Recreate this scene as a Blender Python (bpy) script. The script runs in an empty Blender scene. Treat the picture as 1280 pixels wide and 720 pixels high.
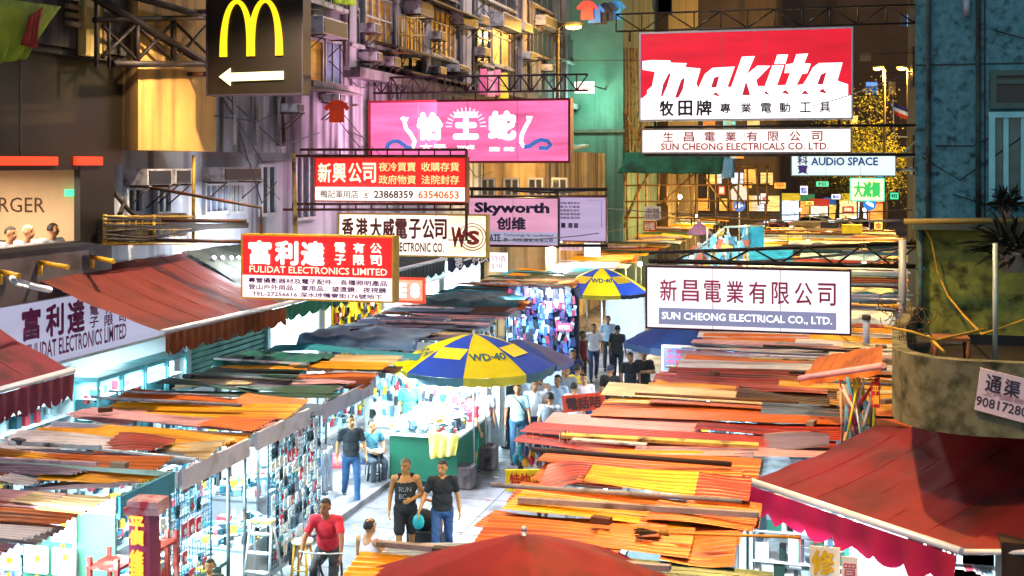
import bpy, bmesh, math, random
from mathutils import Vector, Matrix
R = random.Random(7)
C = bpy.context.scene.collection
SC = bpy.context.scene
# ------------------------------------------------------------------ camera, sky, sun, exposure
TH = math.atan(400/1500); CT, ST = math.cos(TH), math.sin(TH)
CAMZ, HOR, F = 6.5, 205.0, 1500.0
cd = bpy.data.cameras.new('camera'); cam = bpy.data.objects.new('camera', cd); C.objects.link(cam)
cam.location = (0, 0, CAMZ); cam.rotation_euler = (math.pi/2, 0, TH)
cd.sensor_width = 36; cd.lens = 36*F/1280; cd.shift_y = -(360-HOR)/1280; cd.clip_start = .1; cd.clip_end = 2000
SC.camera = cam
w = bpy.data.worlds.new('World'); SC.world = w; w.use_nodes = True
nt = w.node_tree; sky = nt.nodes.new('ShaderNodeTexSky'); sky.sky_type = 'NISHITA'; sky.sun_disc = False
SUN_EL, SUN_AZ = math.radians(48), math.radians(205)
sky.sun_elevation = SUN_EL; sky.sun_rotation = SUN_AZ
bgn = nt.nodes['Background']; nt.links.new(sky.outputs[0], bgn.inputs[0]); bgn.inputs[1].default_value = .09
sl = bpy.data.lights.new('moon', 'SUN'); sl.energy = .14; sl.angle = math.radians(12); sl.color = (.74, .78, 1)
so = bpy.data.objects.new('moon', sl); C.objects.link(so); so.location = (0, -10, 40)
_d = Vector((math.sin(SUN_AZ)*math.cos(SUN_EL), math.cos(SUN_AZ)*math.cos(SUN_EL), math.sin(SUN_EL)))
so.rotation_euler = _d.to_track_quat('Z', 'Y').to_euler()
SC.view_settings.view_transform = 'Standard'; SC.view_settings.look = 'None'
SC.view_settings.exposure = 0.38; SC.view_settings.gamma = 1; SC.view_settings.use_curve_mapping = False
SC.cycles.max_bounces = 6; SC.cycles.diffuse_bounces = 3; SC.cycles.sample_clamp_indirect = 6
SC.cycles.caustics_reflective = False; SC.cycles.caustics_refractive = False
# ------------------------------------------------------------------ measuring the photograph
def ray(px, py):
    a, b = (px-640)/F, -(py-HOR)/F
    return Vector((a*CT-ST, CT+a*ST, b))
def PD(px, py, D): return Vector((0, 0, CAMZ))+ray(px, py)*D
def PY(px, py, Y): r = ray(px, py); return Vector((0, 0, CAMZ))+r*(Y/r.y)
def PX(px, py, X): r = ray(px, py); return Vector((0, 0, CAMZ))+r*(X/r.x)
def PZ(px, py, Z): r = ray(px, py); return Vector((0, 0, CAMZ))+r*((Z-CAMZ)/r.z)
# ------------------------------------------------------------------ materials
def lin(h):
    if not isinstance(h, str): return tuple(h)
    h = h.lstrip('#'); o = []
    for i in (0, 2, 4):
        c = int(h[i:i+2], 16)/255; o.append(c/12.92 if c <= .04045 else ((c+.055)/1.055)**2.4)
    return tuple(o)
_M = {}
def M(hexc, rough=.65, metal=0., var=.22, scale=3., stain=None, amt=.45, streak=False, bump=0., axis='z'):
    key = (hexc, rough, metal, var, scale, stain, amt, streak, bump, axis)
    if key in _M: return _M[key]
    m = bpy.data.materials.new('surface'); m.use_nodes = True; t = m.node_tree; N = t.nodes; L = t.links
    b = N['Principled BSDF']; b.inputs['Roughness'].default_value = rough; b.inputs['Metallic'].default_value = metal
    c = lin(hexc); tc = N.new('ShaderNodeTexCoord')
    mp = N.new('ShaderNodeMapping'); L.new(tc.outputs['Object'], mp.inputs['Vector'])
    mp.inputs['Scale'].default_value = (scale,)*3
    nz = N.new('ShaderNodeTexNoise'); nz.inputs['Scale'].default_value = 1; nz.inputs['Detail'].default_value = 6; nz.inputs['Roughness'].default_value = .65
    L.new(mp.outputs[0], nz.inputs['Vector'])
    mx = N.new('ShaderNodeMix'); mx.data_type = 'RGBA'
    mr = N.new('ShaderNodeMapRange'); mr.inputs[1].default_value = .3; mr.inputs[2].default_value = .7
    L.new(nz.outputs['Fac'], mr.inputs[0]); L.new(mr.outputs[0], mx.inputs[0])
    mx.inputs[6].default_value = tuple(max(0, x*(1-var)) for x in c)+(1,)
    mx.inputs[7].default_value = tuple(min(1, x*(1+var)) for x in c)+(1,)
    out = mx.outputs[2]
    if stain:
        m2 = N.new('ShaderNodeMapping'); L.new(tc.outputs['Object'], m2.inputs['Vector'])
        s = scale*.7
        m2.inputs['Scale'].default_value = ((s*4, s*4, s*.25) if axis == 'z' else (s*.3, s*4, s*4)) if streak else (s*1.3,)*3
        m2.inputs['Location'].default_value = (3.1, 1.7, .4)
        n2 = N.new('ShaderNodeTexNoise'); n2.inputs['Scale'].default_value = 1; n2.inputs['Detail'].default_value = 5
        L.new(m2.outputs[0], n2.inputs['Vector'])
        r2 = N.new('ShaderNodeMapRange'); r2.inputs[1].default_value = .62-amt*.3; r2.inputs[2].default_value = .80-amt*.25
        L.new(n2.outputs['Fac'], r2.inputs[0])
        x2 = N.new('ShaderNodeMix'); x2.data_type = 'RGBA'; L.new(r2.outputs[0], x2.inputs[0]); L.new(out, x2.inputs[6])
        x2.inputs[7].default_value = lin(stain)+(1,); out = x2.outputs[2]
    L.new(out, b.inputs['Base Color'])
    if bump:
        bn = N.new('ShaderNodeBump'); bn.inputs['Strength'].default_value = bump; bn.inputs['Distance'].default_value = .02
        L.new(nz.outputs['Fac'], bn.inputs['Height']); L.new(bn.outputs[0], b.inputs['Normal'])
    _M[key] = m; return m
def E(hexc, s=1., var=.12, scale=1.2):
    key = ('E', hexc, s, var, scale)
    if key in _M: return _M[key]
    m = bpy.data.materials.new('glow'); m.use_nodes = True; t = m.node_tree; N = t.nodes; L = t.links
    b = N['Principled BSDF']; c = lin(hexc); b.inputs['Base Color'].default_value = tuple(x*.08 for x in c)+(1,); b.inputs['Roughness'].default_value = .4
    b.inputs['Emission Color'].default_value = c+(1,); b.inputs['Emission Strength'].default_value = s
    if var:
        tc = N.new('ShaderNodeTexCoord'); nz = N.new('ShaderNodeTexNoise'); nz.inputs['Scale'].default_value = scale; nz.inputs['Detail'].default_value = 3
        mp = N.new('ShaderNodeMapping'); mp.inputs['Scale'].default_value = (.35, .35, 2.6); L.new(tc.outputs['Object'], mp.inputs[0]); L.new(mp.outputs[0], nz.inputs['Vector']); mr = N.new('ShaderNodeMapRange')
        mr.inputs[1].default_value = .3; mr.inputs[2].default_value = .7; mr.inputs[3].default_value = s*(1-var); mr.inputs[4].default_value = s*(1+var)
        L.new(nz.outputs['Fac'], mr.inputs[0]); L.new(mr.outputs[0], b.inputs['Emission Strength'])
    _M[key] = m; return m
def CL(*a, tr=.35, **k):
    """Woven cloth: lets some of the light behind it through."""
    key = ('CL', a, tr, tuple(sorted(k.items())))
    if key in _M: return _M[key]
    if len(a) < 9: k.setdefault('bump', .25)
    m = M(*a, **k).copy(); t = m.node_tree; b = t.nodes['Principled BSDF']; o = [n for n in t.nodes if n.type == 'OUTPUT_MATERIAL'][0]
    tl = t.nodes.new('ShaderNodeBsdfTranslucent'); mx = t.nodes.new('ShaderNodeMixShader'); mx.inputs[0].default_value = tr
    src = b.inputs['Base Color'].links[0].from_socket; t.links.new(src, tl.inputs[0]); t.links.new(b.outputs[0], mx.inputs[1]); t.links.new(tl.outputs[0], mx.inputs[2]); t.links.new(mx.outputs[0], o.inputs[0])
    _M[key] = m; return m
def glass(hexc='a0c0c0', rough=.08):
    return M(hexc, rough, 0, .1, 2)
# ------------------------------------------------------------------ mesh helper
class MB:
    def __init__(s): s.bm = bmesh.new(); s.mats = []
    def mi(s, m):
        if m is None: return 0
        if m not in s.mats: s.mats.append(m)
        return s.mats.index(m)
    def poly(s, pts, m=None):
        f = s.bm.faces.new([s.bm.verts.new(p) for p in pts]); f.material_index = s.mi(m); return f
    def box(s, c, d, m=None, rz=0., rx=0., ry=0.):
        mat = Matrix.Translation(c) @ Matrix.Rotation(rz, 4, 'Z') @ Matrix.Rotation(ry, 4, 'Y') @ Matrix.Rotation(rx, 4, 'X')
        k = s.mi(m); h = [x/2 for x in d]
        v = [s.bm.verts.new(mat @ Vector((sx*h[0], sy*h[1], sz*h[2]))) for sx in (-1, 1) for sy in (-1, 1) for sz in (-1, 1)]
        for q in ((0, 1, 3, 2), (4, 6, 7, 5), (0, 4, 5, 1), (2, 3, 7, 6), (0, 2, 6, 4), (1, 5, 7, 3)):
            s.bm.faces.new([v[i] for i in q]).material_index = k
    def bx(s, x0, x1, y0, y1, z0, z1, m=None):
        s.box(((x0+x1)/2, (y0+y1)/2, (z0+z1)/2), (abs(x1-x0), abs(y1-y0), abs(z1-z0)), m)
    def prism(s, pts, z0, z1, m=None):
        k = s.mi(m); a = [s.bm.verts.new((p[0], p[1], z0)) for p in pts]; b = [s.bm.verts.new((p[0], p[1], z1)) for p in pts]
        n = len(pts); s.bm.faces.new(a[::-1]).material_index = k; s.bm.faces.new(b).material_index = k
        for i in range(n): s.bm.faces.new((a[i], a[(i+1) % n], b[(i+1) % n], b[i])).material_index = k
    def tube(s, pts, r, m=None, n=8, cap=True, r1=None):
        k = s.mi(m); pts = [Vector(p) for p in pts]; rings = []
        for i, p in enumerate(pts):
            d = (pts[min(i+1, len(pts)-1)]-pts[max(i-1, 0)]).normalized()
            u = d.cross(Vector((0, 0, 1)) if abs(d.z) < .95 else Vector((1, 0, 0))).normalized(); v = d.cross(u)
            rr = r if r1 is None else r+(r1-r)*i/(len(pts)-1)
            rings.append([s.bm.verts.new(p+(u*math.cos(2*math.pi*j/n)+v*math.sin(2*math.pi*j/n))*rr) for j in range(n)])
        for a, b in zip(rings, rings[1:]):
            for j in range(n):
                f = s.bm.faces.new((a[j], b[j], b[(j+1) % n], a[(j+1) % n])); f.material_index = k; f.smooth = True
        if cap:
            for q in (rings[0][::-1], rings[-1]): s.bm.faces.new(q).material_index = k
    def lathe(s, c, prof, m=None, n=20):
        k = s.mi(m); rings = [[s.bm.verts.new((c[0]+r*math.cos(2*math.pi*j/n), c[1]+r*math.sin(2*math.pi*j/n), c[2]+z)) for j in range(n)] for r, z in prof]
        for a, b in zip(rings, rings[1:]):
            for j in range(n):
                f = s.bm.faces.new((a[j], a[(j+1) % n], b[(j+1) % n], b[j])); f.material_index = k; f.smooth = True
        s.bm.faces.new(rings[0][::-1]).material_index = k; s.bm.faces.new(rings[-1]).material_index = k
    def ball(s, c, rad, m=None, sub=2, rot=None):
        k = s.mi(m); rr = rad if hasattr(rad, '__len__') else (rad,)*3
        mt = Matrix.Translation(c) @ (rot.to_4x4() if rot else Matrix()) @ Matrix.Diagonal((*rr, 1))
        g = bmesh.ops.create_icosphere(s.bm, subdivisions=sub, radius=1, matrix=mt)
        for f in {f for v in g['verts'] for f in v.link_faces}: f.material_index = k; f.smooth = True
    def sheet(s, x0, x1, y0, y1, z, dzx, dzy, m, per=.085, amp=.014, nx=4, sag=.02, rz=0):
        k = s.mi(m); n = max(4, int((y1-y0)/per*4)); cx, cy = (x0+x1)/2, (y0+y1)/2; rows = []
        ph = R.random()*6
        for i in range(nx+1):
            u = i/nx; row = []
            for j in range(n+1):
                v = j/n; x = x0+(x1-x0)*u; y = y0+(y1-y0)*v
                zz = z+dzx*(u-.5)+dzy*(v-.5)+amp*math.sin(2*math.pi*(y-y0)/per)+sag*math.sin(3*u+2*v+ph)
                dx, dy = x-cx, y-cy
                row.append(s.bm.verts.new((cx+dx*math.cos(rz)-dy*math.sin(rz), cy+dx*math.sin(rz)+dy*math.cos(rz), zz)))
            rows.append(row)
        for a, b in zip(rows, rows[1:]):
            for j in range(n):
                f = s.bm.faces.new((a[j], b[j], b[j+1], a[j+1])); f.material_index = k; f.smooth = True
    def build(s, name, mat=None, parent=None):
        me = bpy.data.meshes.new(name)
        if not s.mats and mat: s.mats = [mat]
        off = wloc(parent)
        if off.length: bmesh.ops.translate(s.bm, verts=s.bm.verts, vec=-off)
        bmesh.ops.recalc_face_normals(s.bm, faces=s.bm.faces)
        s.bm.to_mesh(me); s.bm.free()
        for m in s.mats: me.materials.append(m)
        o = bpy.data.objects.new(name, me); C.objects.link(o); o.parent = parent
        return o
def wloc(o):
    v = Vector((0, 0, 0))
    while o is not None: v += o.location; o = o.parent
    return v
def tag(o, label=None, cat=None, group=None, kind=None):
    if label: o['label'] = label
    if cat: o['category'] = cat
    if group: o['group'] = group
    if kind: o['kind'] = kind
    return o
def thing(name, label, cat, loc=(0, 0, 0), group=None):
    o = bpy.data.objects.new(name, None); C.objects.link(o); o.location = loc; o.empty_display_size = .2
    return tag(o, label, cat, group)
def solo(o, label, cat, group=None):       # a thing that is one mesh: put its origin at its base
    me = o.data; xs = [v.co for v in me.vertices]
    c = Vector(((min(v.x for v in xs)+max(v.x for v in xs))/2, (min(v.y for v in xs)+max(v.y for v in xs))/2, min(v.z for v in xs)))
    me.transform(Matrix.Translation(-c)); o.location = c
    return tag(o, label, cat, group)
def dup(o, loc, rz=None, label=None, parent=None):
    c = o.copy(); C.objects.link(c)
    if parent is not None: c.parent = parent
    else:
        c.location = loc
        if rz is not None: c.rotation_euler.z = rz
    if label: c['label'] = label
    for ch in list(o.children): dup(ch, None, parent=c)
    return c
def lamp(kind, loc, energy, col, parent=None, size=.2, rot=None, spot=None):
    l = bpy.data.lights.new('lamp_light', kind); l.energy = energy; l.color = lin(col) if isinstance(col, str) else col
    o = bpy.data.objects.new('lamp_light', l); C.objects.link(o); o.parent = parent; o.location = Vector(loc)-wloc(parent)
    if kind == 'POINT': l.shadow_soft_size = size
    if kind == 'AREA':
        if hasattr(size, '__len__'): l.shape = 'RECTANGLE'; l.size, l.size_y = size
        else: l.size = size
    if kind == 'SPOT': l.spot_size = spot or 2.2; l.spot_blend = .6; l.shadow_soft_size = size
    if rot: o.rotation_euler = rot
    return o
X1 = Vector((1, 0, 0)); Y1 = Vector((0, 1, 0)); Z1 = Vector((0, 0, 1))
def text_mesh(s, off=0., shear=0., res=2, depth=.0):
    c = bpy.data.curves.new('lettering', 'FONT'); c.body = s; c.offset = off; c.shear = shear; c.resolution_u = res; c.extrude = depth
    o = bpy.data.objects.new('lettering', c)
    me = bpy.data.meshes.new_from_object(o)
    bpy.data.objects.remove(o); bpy.data.curves.remove(c); return me
def text(s, org, w, h, mat, parent=None, u=X1, v=Z1, off=.012, shear=0., fn=None, name='lettering', res=2):
    """Lettering centred on org, w wide and h high on the plane of u and v."""
    cjk = any(ord(ch) > 0x2fff for ch in s)
    me = text_mesh(s, 0 if cjk else off, shear, res); n = u.cross(v)
    xs = [q.co.x for q in me.vertices]; ys = [q.co.y for q in me.vertices]
    ax, bx, ay, by = min(xs), max(xs), min(ys), max(ys)
    base = wloc(parent)
    for q in me.vertices:
        a = ((q.co.x-ax)/max(bx-ax, 1e-6)-.5); b = ((q.co.y-ay)/max(by-ay, 1e-6)-.5)
        p = fn(a, b) if fn else Vector(org)+u*(a*w)+v*(b*h)
        q.co = p-base
    if cjk and off > .008:      # bold strokes: shifted copies, each a hair prouder than the last
        bm = bmesh.new(); src = me.copy(); e = off*1.1*h/max(1, s.count('\n')+1) if not fn else 0
        n1 = len(me.vertices); bm.from_mesh(me)
        for k, (dx, dy) in enumerate(((1, 0), (-1, 0), (0, 1), (0, -1), (.7, .7), (-.7, .7), (.7, -.7), (-.7, -.7))):
            c = src.copy()
            for q in c.vertices: q.co += u*(dx*e)+v*(dy*e)+n*(.0006*(k+1))
            bm.from_mesh(c); bpy.data.meshes.remove(c)
        bm.to_mesh(me); bm.free(); bpy.data.meshes.remove(src)
    me.materials.clear(); me.materials.append(mat)
    for p in me.polygons: p.material_index = 0
    o = bpy.data.objects.new(name, me); C.objects.link(o); o.parent = parent
    return o
class Sign:
    """A box sign facing down the street, measured from its pixel box on the plane Y."""
    def __init__(s, name, box, Y, label, face, frame, cat='sign', depth=.3, fw=.06, back=True, group=None):
        x0, y0, x1, y1 = box; my, mx = (y0+y1)/2, (x0+x1)/2; s.Y = Y
        s.xa, s.xb = PY(x0, my, Y).x, PY(x1, my, Y).x; s.za, s.zb = PY(mx, y1, Y).z, PY(mx, y0, Y).z
        s.box = box; cx = (s.xa+s.xb)/2
        s.t = thing(name, label, cat, (cx, Y+depth/2, s.za), group)
        if frame is not None:
            m = MB(); a, b, c, d = s.xa, s.xb, s.za, s.zb
            m.bx(a-fw, b+fw, Y, Y+depth, d, d+fw); m.bx(a-fw, b+fw, Y, Y+depth, c-fw, c)
            m.bx(a-fw, a, Y, Y+depth, c, d); m.bx(b, b+fw, Y, Y+depth, c, d)
            m.build('frame', frame, s.t)
        m = MB(); m.bx(s.xa, s.xb, Y+.03, Y+depth-.03, s.za, s.zb); s.panel = m.build('panel', face, s.t)
        n = int((s.xb-s.xa)/1.15)
        for k in range(1, n):
            m = MB(); x = s.xa+(s.xb-s.xa)*k/n; m.bx(x-.006, x+.006, Y+.026, Y+.0302, s.za, s.zb); m.build('panel_seam', M('7a6a70', .6), s.t)
    def pos(s, px, py):
        x0, y0, x1, y1 = s.box
        return s.xa+(px-x0)/(x1-x0)*(s.xb-s.xa), s.zb-(py-y0)/(y1-y0)*(s.zb-s.za)
    def rect(s, px0, py0, px1, py1, mat, name='band', lift=.024):
        a, d = s.pos(px0, py0); b, c = s.pos(px1, py1)
        m = MB(); m.bx(a, b, s.Y+.03-lift, s.Y+.0305, c, d); return m.build(name, mat, s.t)
    def text(s, txt, px0, py0, px1, py1, mat, off=.012, shear=0., lift=.004):
        a, d = s.pos(px0, py0); b, c = s.pos(px1, py1)
        return text(txt, ((a+b)/2, s.Y+.03-.024-lift, (c+d)/2), b-a, d-c, mat, s.t, off=off, shear=shear)
    def line(s, pts, wpx, mat, name='drawing', lift=.008):
        m = MB(); k = (s.xb-s.xa)/(s.box[2]-s.box[0])
        P = [Vector((s.pos(*p)[0], s.Y+.03-.024-lift, s.pos(*p)[1])) for p in pts]
        m.tube(P, wpx*k/2, mat, 6)
        for q in m.bm.verts: q.co.y = s.Y+.03-.024-lift+(q.co.y-(s.Y+.03-.024-lift))*.1
        return m.build(name, mat, s.t)
def truss(m, a, b, h, n, r=.03, mat=None):
    a, b = Vector(a), Vector(b); d = Vector((0, 0, h))
    m.tube([a, b], r, mat, 6); m.tube([a+d, b+d], r, mat, 6)
    for i in range(n):
        p, q = a.lerp(b, i/n), a.lerp(b, (i+1)/n)
        m.tube([p, q+d] if i % 2 else [p+d, q], r*.7, mat, 5); m.tube([p, p+d], r*.7, mat, 5)
STEEL = M('4a3f38', .5, .6, .3, 6, '6b3a20', .5)
DARKST = M('2c2622', .5, .5, .3, 6, '4a2c18', .4)
# ------------------------------------------------------------------ ground
def struct(o): o['kind'] = 'structure'; return o
m = MB(); m.bx(-300, 300, -60, 600, -.3, -.004); struct(m.build('ground', M('3c3a3a', .8, 0, .3, .6, '22211f', .5)))
m = MB(); m.bx(-8.6, -3.3, -10, 96, -.02, .004); struct(m.build('road', M('64606a', .5, 0, .3, 2.2, '2e2c30', .55, bump=.3)))
m = MB(); m.bx(-12.6, -8.6, -10, 92, -.02, .12); m.bx(-3.3, 1.2, -10, 92, -.02, .12); struct(m.build('pavement', M('6a666c', .7, 0, .3, 2.6, '363236', .55, bump=.3)))
m = MB()
for k in range(60): yy = 8+k*1.1; m.bx(-8.5, -3.4, yy, yy+.018, .0035, .0055)
for xx in (-7.4, -6.3, -5.2, -4.2): m.bx(xx, xx+.016, 8, 74, .0038, .0058)
struct(m.build('paving_joints', M('2a282c', .9)))
m = MB(); LP = [M(c, .7) for c in ('d8d4cc', 'a8a49c', '8a4030', '3a4a5a', 'c8b040')]
for k in range(160):
    x, yy = R.uniform(-8.4, -3.6), R.uniform(14, 34); m.box((x, yy, .012), (R.uniform(.03, .12), R.uniform(.03, .1), .008), R.choice(LP), rz=R.uniform(0, 3))
tag(m.build('litter', None), None, None, None, 'stuff')
# ------------------------------------------------------------------ building helpers
PLASTER = M('8d8a8c', .8, 0, .25, .8, '3d3638', .5, True)
def facade_window(parent, box, X, pane, frame, mull=2, sill=True, trans=.35, hood=False):
    x0, y0, x1, y1 = box
    ya, yb = PX(x0, (y0+y1)/2, X).y, PX(x1, (y0+y1)/2, X).y
    c = (x0+x1)/2; za, zb = PX(c, y1, X).z, PX(c, y0, X).z
    m = MB(); t = .07
    m.bx(X, X+.09, ya, ya+t, za, zb); m.bx(X, X+.09, yb-t, yb, za, zb)
    m.bx(X, X+.09, ya+t, yb-t, zb-t, zb); m.bx(X, X+.09, ya+t, yb-t, za, za+t)
    for k in range(1, mull+1):
        yy = ya+(yb-ya)*k/(mull+1); m.bx(X+.004, X+.075, yy-.025, yy+.025, za+t, zb-t)
    if trans:
        zz = zb-(zb-za)*trans; m.bx(X+.006, X+.08, ya+t, yb-t, zz-.03, zz+.03)
    f = m.build('window', frame, parent)
    m = MB(); m.bx(X+.002, X+.03, ya+t, yb-t, za+t, zb-t); m.build('pane', pane, f)
    if sill:
        m = MB(); m.bx(X, X+.2, ya-.1, yb+.1, za-.1, za-.002); m.build('sill', M('a09a98', .8, 0, .2, 3, '4a4040', .5), f)
    return f
def front_window(parent, box, Y, pane, frame, mull=2, trans=0):
    x0, y0, x1, y1 = box
    xa, xb = PY(x0, (y0+y1)/2, Y).x, PY(x1, (y0+y1)/2, Y).x; c = (x0+x1)/2
    za, zb = PY(c, y1, Y).z, PY(c, y0, Y).z; t = min(.1, (xb-xa)*.12); m = MB()
    m.bx(xa, xa+t, Y-.1, Y, za, zb); m.bx(xb-t, xb, Y-.1, Y, za, zb); m.bx(xa+t, xb-t, Y-.1, Y, zb-t, zb); m.bx(xa+t, xb-t, Y-.1, Y, za, za+t)
    for k in range(1, mull+1):
        xx = xa+(xb-xa)*k/(mull+1); m.bx(xx-t*.4, xx+t*.4, Y-.08, Y, za+t, zb-t)
    if trans:
        zz = zb-(zb-za)*trans; m.bx(xa+t, xb-t, Y-.085, Y-.002, zz-t*.4, zz+t*.4)
    f = m.build('window', frame, parent)
    m = MB(); m.bx(xa+t, xb-t, Y-.03, Y-.002, za+t, zb-t); m.build('pane', pane, f)
    return f
DGLASS = M('3a4048', .12, 0, .4, 1.5); BLUEP = M('7888a0', .15, 0, .4, 1.2)
WARMP = E('d08a18', .75, .5, 2.5); WARMP2 = E('a86a14', .45, .6, 2)
WFR = M('8e8a92', .5, .2, .25, 5); WFRB = M('5a5a62', .5, .2, .25, 5)
NUMW = ('first', 'second', 'third', 'fourth', 'fifth', 'sixth', 'seventh', 'eighth', 'ninth', 'tenth', 'eleventh', 'twelfth', 'last')
def aircon(box, X, label, cage=True):
    x0, y0, x1, y1 = box; ya, yb = PX(x0, (y0+y1)/2, X).y, PX(x1, (y0+y1)/2, X).y
    c = (x0+x1)/2; za, zb = PX(c, y1, X).z, PX(c, y0, X).z
    t = thing('air_conditioner', label, 'air conditioner', (X+.25, (ya+yb)/2, za), 'air conditioners on the tenement wall')
    m = MB(); m.bx(X, X+.5, ya, yb, za, zb); b = m.build('casing', M('b4b2b8', .5, .1, .25, 4, '5a4a40', .45), t)
    m = MB()
    for k in range(7): zz = za+(zb-za)*(k+.7)/8; m.bx(X+.5, X+.52, ya+.06, yb-.06, zz-.012, zz+.012)
    m.bx(X+.502, X+.508, ya+.05, yb-.05, za+.04, zb-.04); m.build('grille', M('35363c', .5, .2), t)
    m = MB()
    for yy in (ya+.08, yb-.08):
        m.tube([(X, yy, za-.03), (X+.55, yy, za-.03)], .02, None, 6); m.tube([(X, yy, za-.45), (X+.5, yy, za-.05)], .015, None, 6)
    m.build('bracket', STEEL, t); return t
# ------------------------------------------------------------------ restaurant over the shops
rb = thing('restaurant_building', 'dark brown restaurant front with a lit window and red light strip, upstairs', 'building', (-12.3, 14, 4.3))
BROWN = M('181109', .35, .1, .2, .6, '241a10', .4)
m = MB(); m.bx(-15, -12.3, 6, 19.0, 6.5, 8.3); m.build('fascia', BROWN, rb)
m = MB()
for yy in (8.5, 11, 13.5, 16.2): m.bx(-12.3, -12.292, yy-.012, yy+.012, 6.5, 8.3)
m.bx(-12.3, -12.22, 6, 19.02, 8.3, 8.4); m.build('panel_seam', M('1a130c'), rb)
m = MB(); m.bx(-15, -12.35, 6, 18.75, 4.3, 5.12); m.build('lower_wall', M('4a4248', .7, 0, .25, 2, '2a2422', .5), rb)
m = MB(); m.bx(-12.42, -12.3, 17.75, 18.75, 5.12, 6.5); m.bx(-12.6, -12.31, 6, 17.75, 6.40, 6.5); m.bx(-12.45, -12.30, 6, 17.75, 5.12, 5.2); m.build('window_surround', M('1f1a17', .4, .2), rb)
m = MB(); m.bx(-16.4, -16.3, 6, 18.75, 5.0, 6.5, M('cfae88', .7, 0, .1, 1)); m.bx(-16.3, -13.05, 18.65, 18.75, 5.12, 6.5, M('d8b890', .7, 0, .1, 1)); m.bx(-13.05, -12.5, 18.65, 18.75, 5.12, 6.5, M('a88c30', .6, 0, .2, 1))
m.bx(-16.3, -12.5, 6, 18.65, 6.41, 6.49, M('d0d0d0')); m.bx(-16.3, -12.5, 6, 18.65, 5.0, 5.1, M('6a5040')); m.build('dining_room', None, rb)
lamp('AREA', (-14.2, 14.5, 6.3), 420, (1, .82, .62), rb, (3, 6))
m = MB()
for yy in (13, 15, 17): m.bx(-15.2, -13.4, yy-.06, yy+.06, 6.36, 6.405)
m.build('ceiling_light', E('e8f4ff', 3, 0), rb)
yl, yr = PX(-20, 255, -16.29).y, PX(56, 255, -16.29).y
xl, xr = PY(-32, 255, 18.64).x, PY(56, 255, 18.64).x; text('BURGER', ((xl+xr)/2, 18.64, PY(20, 256, 18.64).z), xr-xl, .27, M('4a3020'), rb, off=0)
for a, b in ((-40, 70), (93, 126)):
    ya, yb = PX(a, 201, -12.28).y, PX(b, 201, -12.28).y
    m = MB(); m.bx(-12.3, -12.24, ya, yb, PX(b, 205, -12.28).z-.02, PX(b, 196, -12.28).z); m.build('light_strip', E('ff3a18', 1.5, .1), rb)
m = MB(); q = PY(86, 241, 18.5)
m.bx(q.x-.09, q.x+.09, 18.5, 18.55, q.z-.06, q.z+.06); solo(m.build('exit_sign', E('30ff9a', 1.6, .3, 5)), 'small green lit exit sign inside the restaurant window', 'sign')
# ------------------------------------------------------------------ tenement over the shops
tb = thing('tenement_building', 'grey stained tenement block with many windows above the shops', 'building', (-12, 37, 4.3))
YEL = M('c8964a', .8, 0, .22, .7, '54401f', .5, True); GREYW = M('9a98a2', .9, 0, .3, .9, '2a2628', .75, True, .4)  # yellow base brightened to hold the warm lamp light on this wall
y1_, y2_ = PX(270, 150, -12).y, PX(370, 100, -12).y
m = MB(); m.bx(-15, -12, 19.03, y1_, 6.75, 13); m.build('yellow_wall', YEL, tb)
m = MB(); m.bx(-15, -12.06, y1_, 56, 6.75, 34); m.bx(-15, -12.06, 19.03, y1_, 13, 34); m.build('upper_wall', GREYW, tb)
m = MB(); m.bx(-15, -12.6, 18.76, 56, 4.3, 6.75); m.build('lower_wall', M('bcc2d0', .85, 0, .16, .8, '6a6870', .5, True, .2), tb)
PILS = M('9a929a', .8, 0, .2, 1, '463c40', .5, True)
for px, wd in ((374, .3), (436, .45), (493, .35), (531, .4), (580, .9), (652, .7), (705, .4)):
    yy = PX(px, 60, -12).y; m = MB(); m.bx(-12.06, -11.88, yy-wd/2, yy+wd/2, 8.9 if px > 400 else 8.2, 30); m.build('pilaster', PILS, tb)
for a, b, py, hh in ((432, 600, 106, .25), (600, 715, 122, .25), (372, 432, 110, .2)):
    ya, yb = PX(a, py, -12).y, PX(b, py, -12).y; zz = PX((a+b)/2, py, -12).z
    m = MB(); m.bx(-12.06, -11.6, ya, yb, zz-hh/2, zz+hh/2); m.build('ledge', M('6f666a', .8, 0, .25, 1.5, '2c2424', .6), tb)
for bx_, pane, mu, tr in (((378, 47, 401, 106), WARMP2, 0, 0), ((403, 50, 424, 107), BLUEP, 1, 0), ((432, 8, 446, 55), DGLASS, 1, .2), ((453, -4, 487, 58), WARMP2, 3, .45),
        ((499, 22, 527, 66), WARMP, 4, 0), ((536, 13, 566, 72), WARMP2, 4, .3), ((594, 35, 611, 80), DGLASS, 1, .3), ((613, 38, 636, 83), WARMP2, 1, .2),
        ((664, 38, 689, 71), DGLASS, 3, 0), ((694, 46, 714, 75), DGLASS, 2, 0), ((499, 70, 525, 93), DGLASS, 1, 0), ((380, -60, 425, 5), DGLASS, 2, .3), ((536, -60, 566, -5), DGLASS, 3, .3), ((600, -50, 640, 5), DGLASS, 3, .3), ((660, -40, 690, 10), DGLASS, 3, .3)):
    facade_window(tb, bx_, -12.05, pane, WFR if pane is not DGLASS else WFRB, mu, True, tr)
for bx_, pane, mu in (((154, 233, 175, 269), DGLASS, 1), ((192, 233, 211, 269), BLUEP, 1), ((252, 228, 282, 268), BLUEP, 3), ((283, 228, 302, 268), DGLASS, 3), ((323, 205, 343, 270), DGLASS, 1), ((366, 190, 392, 275), DGLASS, 2)):
    facade_window(tb, bx_, -12.6, pane, M('c2c6d0', .5, .1, .2, 4), mu, False, 0)
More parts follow.
